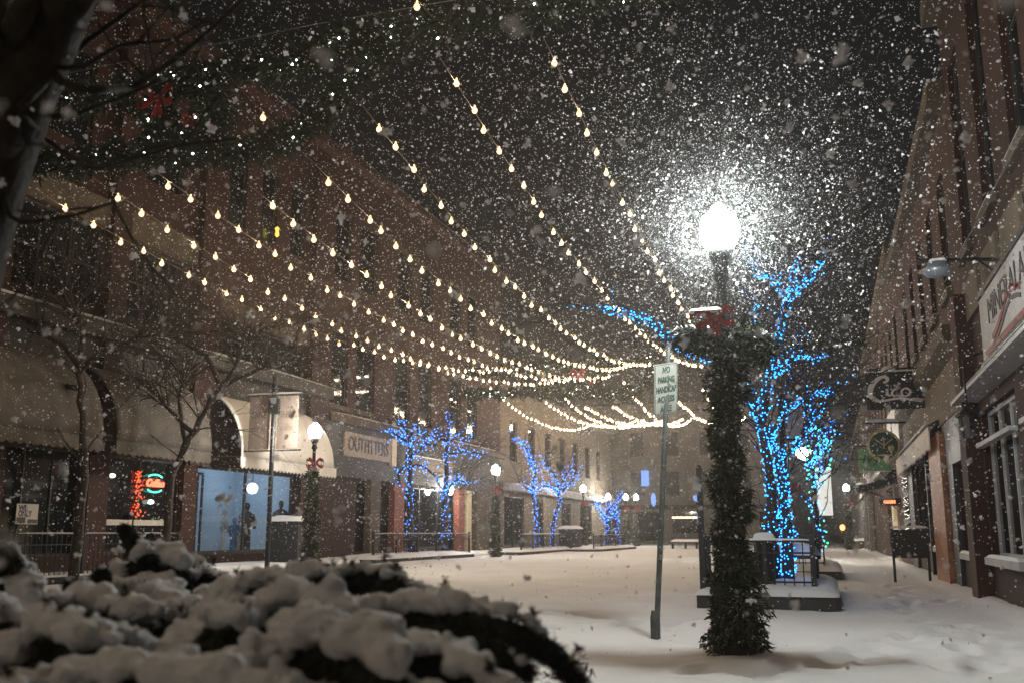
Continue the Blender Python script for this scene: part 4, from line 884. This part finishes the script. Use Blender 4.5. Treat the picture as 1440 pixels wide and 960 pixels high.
# near planter
p0 = onZ(1066, 860); p1 = onZ(1176, 858); Xa, Xb = -2.0, float(p1[0]) + .02; Ya = float(p1[1]) - .15; Yb = Ya + 5.5
t = thing('railed_planter', 'snow covered planter with black iron railing around the big blue tree', 'planter', (Xa, Ya, 0)); w, l = Xb - Xa, Yb - Ya
MB().box(0, w, 0, l, -.05, .20).build('curb', DARK, t); MB().pillow(-.05, w + .05, -.05, l + .05, .20, .19, 30, 40, 2., .15).build('snow_cap', SNOW, t, True)
fz0, fz1 = .32, 1.02; xr = w - .32
railing(t, .15, xr, .42, fz0, fz1); railing(t, .42, l - .4, xr, fz0, fz1, along='y')
for x, y in ((.15, .42), (xr, .42), (xr, l - .4)): MB().box(x - .04, x + .04, y - .04, y + .04, .25, fz1 + .08).build('fence_post', IRON, t)
MB().lathe([(.15, 0), (.15, .8), (.13, .82)], (w - 1.05, .62, .25), 14).build('bollard_drum', IRON, t); MB().pillow(w - 1.22, w - .88, .46, .78, 1.06, .09, 8, 8).build('snow_cap', SNOW, t, True)
MB().pillow(.15, xr, .38, .46, fz1 + .01, .03, 16, 3).build('snow_cap', SNOW, t); MB().pillow(xr - .04, xr + .04, .42, l - .4, fz1 + .01, .03, 3, 16).build('snow_cap', SNOW, t)
t2 = thing('snowy_bench', 'snow covered bench inside the railing beyond the big blue tree', 'bench', (Xa + 1.1, Ya + 2.6, .3))
MB().box(-.1, .75, -.25, .3, .40, .46).build('seat', IRON, t2); MB().box(-.1, .75, .3, .35, .46, .8).build('backrest', IRON, t2)
for x in (-.05, .65): MB().box(x, x + .05, -.2, .3, 0, .4).build('leg', IRON, t2)
MB().pillow(-.1, .75, -.25, .33, .46, .22, 8, 8).build('snow_cap', SNOW, t2, True)
p = onZ(1165, 800); t = thing('railed_planter', 'second snowy railed planter farther along the right sidewalk', 'planter', (-2.0, 26.5, 0)); w2 = 2.0 + .25
MB().box(0, w2, 0, 5, -.05, .2).build('curb', DARK, t); MB().pillow(-.05, w2 + .05, -.05, 5.05, .2, .2, 20, 20).build('snow_cap', SNOW, t, True); railing(t, .2, w2 - .4, .4, .32, .95); railing(t, .4, 4.6, w2 - .4, .32, .95, along='y')
MB().pillow(.2, w2 - .4, .36, .44, .95, .05, 12, 3).build('snow_cap', SNOW, t)
# dark pole with banner and red plate behind the near tree
p = onY(1108, 780, 21.5); t = thing('banner_pole', 'dark lamp pole with white banner and small red plate behind the blue tree', 'pole', (p[0], 21.5, 0)); z = float(onY(1112, 545, 21.5)[2])
MB().tube([(0, 0, 0), (.0, 0, z)], .075, 10).build('shaft', IRON, t); zz = lambda y: float(onY(1112, y, 21.5)[2])
MB().box(.1, .52, -.01, .01, zz(617), zz(553)).build('banner', WHITE, t); MB().tube([(0, 0, zz(617)), (.6, 0, zz(617))], .02).build('banner_arm', IRON, t); MB().tube([(0, 0, zz(553)), (.6, 0, zz(553))], .02).build('banner_arm', IRON, t)
MB().box(.1, .32, -.09, -.08, zz(692), zz(679)).build('plate', MAROON, t)
p = onY(1152, 690, 44); t = thing('lit_banner_pole', 'white lit banner on a post behind the green lit tree', 'banner', (p[0] - .2, 44, 0))
MB().tube([(0, 0, 0), (0, 0, float(p[2]) + 2.2)], .07, 8).build('shaft', IRON, t); MB().box(.1, .7, -.02, .02, p[2] - 1., p[2] + 1.).build('banner', emit('banner_glow', (1., .98, .9), .75), t); MB().ball((-.4, 0, float(p[2]) + 1.6), .24, 12, 8).build('globe', LAMPF, t, True); MB().tube([(0, 0, p[2] + 1.25), (-.4, 0, p[2] + 1.3)], .03).build('arm', IRON, t)
p = onZ(1185, 741, 3.2); p = onY(1185, 741, 110); t = thing('traffic_signal', 'tiny orange traffic signal at the end of the right sidewalk', 'traffic light', (p[0], 110, p[2])); MB().ball((0, -.2, 0), .28, 10, 6).build('lens', emit('signal_orange', (1., .3, .06), 9.), t); MB().box(-.3, .3, -.1, .2, -1., .6).build('housing', DARK, t); MB().tube([(0, 0, -1), (0, 0, -float(p[2]))], .1).build('pole', DARK, t)

# left: banner pole
Yb_ = float(onX(374, 640, -16.6)[1]); f = lambda x, y: onY(x, y, Yb_); p = f(374, 790); zz = lambda y: float(f(376, y)[2])
t = thing('street_banner_pole', 'dark pole carrying two tan street banners before the cream awning', 'pole', (p[0] + .04, Yb_, .02))
MB().tube([(0, 0, 0), (.0, 0, zz(528))], .075, 10).build('shaft', IRON, t); MB().box(-.14, .22, -.1, .1, zz(583), zz(562)).build('control_box', DARK, t)
for s, dz in ((-1, 0), (1, 0)):
    x0, x1 = sorted((s * .14, s * .86)); bn = MB(); bn.box(x0, x1, -.012, .012, zz(632), zz(558)); bo = bn.build('banner', BANNER, t)
    MB().tube([(0, 0, zz(634)), (s * 1.0, 0, zz(634))], .025).build('banner_arm', IRON, t); MB().tube([(0, 0, zz(556)), (s * 1.0, 0, zz(556))], .025).build('banner_arm', IRON, t)
    text_obj('print', 'DINE' if s < 0 else 'SHOP', .3, INKBR, bo, frame((s * .5, -.014, zz(584)), (1, 0, 0), (0, 0, 1)), .001, .8); text_obj('print', 'LOCAL', .17, INKBR, bo, frame((s * .5, -.014, zz(604)), (1, 0, 0), (0, 0, 1)), .001, .9)
    MB().pillow(min(0, s * 1.), max(0, s * 1.), -.03, .03, zz(556) + .02, .05, 8, 3).build('snow_cap', SNOW, t)
# cabinets with snow caps
for x, y, X, w, h, lab in ((408, 788, -17.6, .56, 1.36, 'dark litter bin housing with domed snow cap before the blue shop'), (802, 775, -15.4, .62, 1.2, 'dark utility cabinet with snow cap beside the second pair of blue trees')):
    Y = float(onX(x, 740, X)[1]); t = thing('litter_bin', lab, 'bin', (X, Y, .1)); MB().box(-w, w, -.45, .45, 0, h).build('body', DARK, t); MB().box(-w - .05, w + .05, -.5, .5, h, h + .06).build('lid', IRON, t); MB().pillow(-w - .1, w + .1, -.55, .55, h + .06, .2, 12, 12, x).build('snow_cap', SNOW, t, True)
    MB().box(-w * .6, w * .6, -.47, -.45, h * .62, h * .8).build('opening', BLACKS, t)
# left fences
def fence(label, xa, xb, yrow, X, zb=.15, h=.95, white=False, nb=.16):
    y0, y1 = sorted((float(onX(xa, yrow, X)[1]), float(onX(xb, yrow, X)[1]))); t = thing('iron_fence', label, 'fence', (X, y0, 0), 0, 'low iron fences along the left pavement'); L = y1 - y0
    railing(t, 0, L, 0, zb, zb + h, IRON, nb, along='y')
    for i in range(int(L / 2.2) + 2): y = min(L, i * 2.2); MB().box(-.04, .04, y - .04, y + .04, zb - .1, zb + h + .08).build('fence_post', IRON, t)
    MB().pillow(-.035, .035, 0, L, zb + h + .01, .05 if white else .02, 3, 20).build('snow_cap', SNOW, t); return t
fence('long black patio fence below the leftmost shop window', 20, 250, 770, -17.4, .17)
fence('low black fence around the first pair of blue trees', 525, 660, 765, -16.9, .2, .9)
fence('low fence with thick snow on its rail by the second blue pair', 733, 790, 768, -15.6, .3, .75, True)
fence('short low fence by the third small pair of blue trees', 835, 878, 765, -13.6, .3, .7)
for x0, x1, X, lab in ((725, 832, -15.6, 'low snowy planter bed under the second pair of blue trees'), (836, 890, -13.6, 'low snowy planter bed under the third pair of blue trees'), (520, 660, -16.6, 'low snowy planter bed under the first pair of blue trees')):
    y0 = float(onX(x0, 770, X)[1]); y1 = float(onX(x1, 770, X)[1]); t = thing('tree_planter', lab, 'planter', (X, y0, 0)); L = y1 - y0
    MB().box(-1.6, .25, 0, L, -.05, .14).build('curb', DARK, t); MB().pillow(-1.65, .3, -.05, L + .05, .14, .18, 12, 24, X).build('snow_cap', SNOW, t, True)
for x, lab in ((963, 'snowy bench left of the pair by the black post across the square'), (981, 'snowy bench right of the pair by the black post across the square')):
    p = onZ(x, 771); t = thing('square_bench', lab, 'bench', p, 0, 'benches across the square'); MB().box(-1., 1., -.3, .3, .4, .5).build('seat', DARK, t); MB().box(-1., 1., .3, .38, .5, 1.1).build('backrest', DARK, t)
    for sx in (-.9, .8): MB().box(sx, sx + .1, -.25, .3, 0, .4).build('leg', IRON, t)
    MB().pillow(-1, 1, -.3, .3, .5, .18, 8, 6).build('snow_cap', SNOW, t, True)

# ------------------------------------------------------------------ snow laden juniper in front
def blob_mesh(sph, vox):
    b = MB()
    for c, r, s in sph:
        b.lathe([(max(1e-4, r * math.sin(PI * i / 6)), -r * s * math.cos(PI * i / 6)) for i in range(7)], c, 10)
    o = b.build('tmp', SNOW); m = o.modifiers.new('r', 'REMESH'); m.mode = 'VOXEL'; m.voxel_size = vox
    m = o.modifiers.new('s', 'SMOOTH'); m.iterations = 3; m.factor = .6
    tx = bpy.data.textures.new('lump', 'CLOUDS'); tx.noise_scale = .07; m = o.modifiers.new('d', 'DISPLACE'); m.texture = tx; m.strength = .035; m.mid_level = .5; m.texture_coords = 'GLOBAL'
    tx2 = bpy.data.textures.new('fine', 'CLOUDS'); tx2.noise_scale = .024; m = o.modifiers.new('d2', 'DISPLACE'); m.texture = tx2; m.strength = .016; m.texture_coords = 'GLOBAL'
    dg = bpy.context.evaluated_depsgraph_get(); dg.update(); me = bpy.data.meshes.new_from_object(o.evaluated_get(dg)); bpy.data.objects.remove(o); return me
boughs = [ # (pixel path, distance, px radius start, end)
    ([(6, 768), (24, 800), (40, 850), (46, 895)], 2.6, 13, 30), ([(60, 868), (120, 848), (190, 872)], 2.6, 26, 30), ([(105, 862), (190, 842), (270, 872)], 2.9, 30, 28),
    ([(174, 738), (190, 756), (208, 778)], 3.2, 3, 13), ([(196, 785), (232, 780), (248, 800)], 3.2, 20, 22), ([(165, 812), (215, 800), (262, 812)], 3.3, 22, 24), ([(246, 778), (272, 790), (285, 800)], 3.3, 9, 7),
    ([(255, 812), (300, 808), (330, 822)], 3.2, 13, 9), ([(140, 848), (215, 832), (262, 862)], 3., 26, 26), ([(0, 935), (60, 905), (95, 885), (130, 905), (190, 905), (205, 935)], 2.1, 38, 22),
    ([(300, 870), (340, 828), (420, 815), (452, 806)], 2.7, 28, 16), ([(435, 822), (500, 805), (555, 803), (588, 830)], 2.9, 17, 9), ([(335, 885), (400, 848), (470, 862)], 2.3, 36, 34), ([(240, 940), (285, 890), (335, 880)], 2.2, 36, 34),
    ([(470, 880), (560, 858), (640, 852), (715, 868), (775, 905), (815, 952)], 2.25, 30, 10), ([(350, 950), (420, 902), (500, 908), (560, 945)], 1.9, 44, 40), ([(500, 960), (560, 912), (640, 925), (700, 965)], 1.95, 38, 24),
    ([(0, 985), (150, 950), (300, 965), (420, 985)], 1.8, 40, 36), ([(380, 1005), (520, 980), (640, 990)], 1.8, 38, 32), ([(600, 880), (680, 890), (740, 930)], 2.35, 16, 12), ([(395, 812), (440, 800), (470, 812)], 2.8, 12, 12), ([(100, 815), (140, 830)], 2.9, 8, 12), ([(144, 800), (140, 825)], 2.8, 6, 8), ([(545, 812), (600, 840), (650, 846)], 2.6, 14, 14), ([(0, 870), (30, 905)], 2.4, 28, 30), ([(270, 850), (310, 842)], 3., 20, 20)]
bushc = onD(330, 1150, 2.4); bushc[2] = 0
JB = thing('snow_laden_juniper', 'dark juniper bush buried in thick lumpy snow in the foreground', 'bush', bushc)
sph = []; nd = []; g = np.random.default_rng(3); stems = MB(); core = MB()
for path, d, r0, r1 in boughs:
    P = resample([onD(x, y, d + .12 * math.sin(i * 1.7)) for i, (x, y) in enumerate(path)], .02); n = len(P); RR = np.array([(r0 + (r1 - r0) * i / max(1, n - 1)) * d / F_ for i in range(n)])
    for i in range(0, n, 2):
        lump = 1 + .42 * noise.noise((P[i][0] * 8, P[i][1] * 8, P[i][2] * 8)) + g.uniform(-.14, .14)
        sph.append((P[i] + g.normal(size=3) * RR[i] * (.25, .25, .15) + (0, 0, RR[i] * .34), RR[i] * lump * .84, .74))
        for k in range(5):
            e = g.normal(size=3); e[2] = abs(e[2]) * .8; e /= np.linalg.norm(e); sph.append((P[i] + e * RR[i] * g.uniform(.6, 1.0) + (0, 0, RR[i] * .2), RR[i] * g.uniform(.22, .46), .85))
    low = P - UZ * RR[:, None] * .72 + FH * RR[:, None] * .02
    core.tube(low - bushc, list(RR * .62), 7)
    nd.append(blades(low, list(RR[[0, -1]] * .82), int(1800 + 4200 * n * .02), .024, .0028, 1.0, int(g.integers(999))))
    for k in range(int(1 + n / 16)):          # drooping twig ends that show under the snow
        q = low[int(g.integers(0, n))]; e = q + (RT * g.normal() * .07 - FH * g.uniform(.0, .03) - UZ * g.uniform(.03, .08)); nd.append(blades([q, e], [.016, .006], 160, .02, .0025, .8, int(g.integers(9999))))
    for k in range(int(1 + n / 14)):           # needle sprigs standing out of the snow
        q = P[int(g.integers(0, n))] + UZ * RR[0] * .5; e = q + RT * g.normal() * .03 - FH * g.uniform(0, .03) + UZ * g.uniform(.0, .04); nd.append(blades([q, e], [.009, .002], 70, .018, .0022, .1, int(g.integers(9999))))
    stems.tube([bushc + FH * .5 + g.normal(size=3) * .08 * (1, 1, 0), bushc * .4 + low[0] * .6 + FH * .3 - UZ * .15, low[0], low[n // 2], low[-1]], [.025, .016, .01, .008, .004], 5)
me = blob_mesh(sph, .0085); me.transform(Matrix.Translation(-Vector(bushc))); me.name = 'snow_cover'; me.materials.clear(); me.materials.append(mat('bush_snow', (.70, .72, .76), .8, bump=.6, bscale=60., spec=.2))
me.polygons.foreach_set('use_smooth', [True] * len(me.polygons)); o = bpy.data.objects.new('snow_cover', me); COL.objects.link(o); o.parent = JB
# inner foliage mass filling the bush down to the ground
V = []
for k in range(420):
    x = g.uniform(-20, 760); y = g.uniform(900, 1500); d = g.uniform(2.2, 3.1); top = 870 + max(0, x - 560) * .55
    q = onD(x, max(y, top + 110), d)
    if q[2] < .05: q[2] = g.uniform(.05, .4)
    V.append(blades([q, q + g.normal(size=3) * .12], [.08, .06], 150, .035, .004, .5, k))
o = tri_obj('foliage', np.concatenate(nd + V) - bushc, JUNIPER, JB)
core.build('foliage_core', JUNIPER, JB)
o = stems.build('branches', BARKF, JB); o.data.transform(Matrix.Translation(-Vector(bushc)))

# ------------------------------------------------------------------ falling snow (uncountable)
N = 190000; g = np.random.default_rng(17)
th = g.uniform(-.85, .85, N); ph = g.uniform(-.35, .78, N); r = 2.3 + (g.uniform(0, 1, N) ** .6) * 37
r[:190] = .5 + g.uniform(0, 1, 190) * 2.2; th[:190] = g.uniform(-.7, .7, 190)
fx, fy, fz = np.sin(th) * np.cos(ph), np.cos(th) * np.cos(ph), np.sin(ph)
P = O + (RT * fx[:, None] + FH * fy[:, None] + UZ * fz[:, None]) * r[:, None]
lampc = np.array([base[0], base[1], LZ + .25]); k = 3800
Pl = lampc + np.concatenate([g.normal(size=(k, 3)) * np.array([1.6, 1.3, 1.4]), g.normal(size=(2200, 3)) * .8, g.normal(size=(9000, 3)) * np.array([3.6, 3., 2.4]), g.normal(size=(14000, 3)) * .45, g.normal(size=(14000, 3)) * 1.]); rl = np.linalg.norm(Pl - O, axis=1); P = np.concatenate([P, Pl]); r = np.concatenate([r, rl])  # extra flakes added round the globe to build its halo of glow
keep = (P[:, 2] > .05) & ((P[:, 2] > 1.) | (g.uniform(0, 1, len(P)) < .3)) & (P[:, 2] < 15) & (P[:, 0] > XL + .1) & (P[:, 0] < XR - .05) & (np.linalg.norm(P - lampc, axis=1) > .32); P = P[keep]; r = r[keep]; n = len(P)
size = np.where(r < 3, .0024 + g.exponential(.0010, n), np.where(r < 11, .0029 + g.exponential(.0019, n), .0042 + .00014 * r + g.exponential(.0024, n)))
big = g.uniform(0, 1, n); size = np.where((r < 3) & (big < .3), size * 1.9, size); size = np.where((r > 2.5) & (r < 12) & (big < .11), size * 2.3, size)
nt = 28000; tiny = np.zeros(len(keep), bool); tiny[-nt:] = True; size = np.where(tiny[keep], g.uniform(.0016, .003, n), size)  # finest added flakes, meant to blend into a smooth lamp glow
size = np.minimum(size, np.where(r < 3, .010, .021))
o6 = np.array([[1, 0, 0], [-1, 0, 0], [0, 1, 0], [0, -1, 0], [0, 0, 1], [0, 0, -1]]) * 1.
jit = o6[None] * g.uniform(.55, 1.35, (n, 6, 1)) + g.normal(size=(n, 6, 3)) * .25
def spin(v):
    q = g.normal(size=(len(v), 4)); q /= np.linalg.norm(q, axis=1, keepdims=True); a = q[:, None, 1:]; w_ = q[:, None, :1]
    return v + 2 * np.cross(a, np.cross(a, v) + w_ * v)
jit = spin(jit); V6 = P[:, None, :] + jit * size[:, None, None]
Fc = [(0, 2, 4), (2, 1, 4), (1, 3, 4), (3, 0, 4), (2, 0, 5), (1, 2, 5), (3, 1, 5), (0, 3, 5)]
nr = np.where(r < 6)[0]; ex = []
for q in range(5):       # the nearest flakes are loose clumps of several crystals
    j2 = o6[None] * g.uniform(.6, 1.1, (len(nr), 6, 1)) + g.normal(size=(len(nr), 6, 3)) * .15; ex.append(P[nr][:, None, :] + (spin(j2) * .68 + g.normal(size=(len(nr), 1, 3)) * .55) * size[nr][:, None, None])
V6 = np.concatenate([V6] + ex); fl = tri_obj('falling_snow', V6[:, Fc].reshape(-1, 3, 3), FLAKE); tag(fl, 'white snowflakes drifting through the whole night street, extra ones added as the lamp halo', 'snowfall', kind='stuff')

# ------------------------------------------------------------------ haze, sky, camera
hz = MB().box(-150, 95, -45, 425, -1.2, 24).build('haze', bpy.data.materials.new('haze_air')); tag(hz, 'pale snowy air filling the night street', 'haze', kind='stuff')
m = hz.data.materials[0]; m.use_nodes = True; nn = m.node_tree.nodes; nn.clear(); ou = nn.new('ShaderNodeOutputMaterial'); pv = nn.new('ShaderNodeVolumePrincipled')
pv.inputs['Color'].default_value = (.92, .90, .87, 1); pv.inputs['Density'].default_value = .0012; pv.inputs['Anisotropy'].default_value = .84; pv.inputs['Density Attribute'].default_value = ''
m.node_tree.links.new(pv.outputs[0], ou.inputs['Volume'])
try: m.cycles.homogeneous_volume = True
except Exception: pass
W = bpy.data.worlds.new('World'); S.world = W; W.use_nodes = True; n = W.node_tree.nodes; l = W.node_tree.links
sk = n.new('ShaderNodeTexSky'); sk.sky_type = 'NISHITA'; sk.sun_disc = False; sk.sun_elevation = math.radians(4); sk.sun_rotation = math.radians(200); sk.dust_density = 5
hs = n.new('ShaderNodeHueSaturation'); hs.inputs['Saturation'].default_value = .12; l.new(sk.outputs[0], hs.inputs['Color']); l.new(hs.outputs[0], n['Background'].inputs[0]); n['Background'].inputs[1].default_value = .0048

cam = bpy.data.cameras.new('camera'); co = bpy.data.objects.new('camera', cam); COL.objects.link(co); S.camera = co
co.location = tuple(O); co.rotation_euler = (PI / 2 + PITCH, 0, YAW)
cam.sensor_width = 36; cam.lens = 35; cam.sensor_fit = 'HORIZONTAL'; cam.clip_start = .05; cam.clip_end = 1500
cam.dof.use_dof = True; cam.dof.focus_distance = 13.; cam.dof.aperture_fstop = 2.8; cam.dof.aperture_blades = 0
S.view_settings.view_transform = 'Standard'; S.view_settings.look = 'None'; S.view_settings.exposure = .08; S.view_settings.gamma = 1; S.view_settings.use_curve_mapping = False
c = S.cycles; c.max_bounces = 4; c.diffuse_bounces = 2; c.glossy_bounces = 2; c.transmission_bounces = 2; c.volume_bounces = 0; c.transparent_max_bounces = 8; c.sample_clamp_indirect = 3; c.use_light_tree = True; c.caustics_reflective = False; c.caustics_refractive = False
c.use_denoising = True; c.denoiser = 'OPENIMAGEDENOISE'; c.denoising_input_passes = 'RGB_ALBEDO_NORMAL'; c.use_adaptive_sampling = False
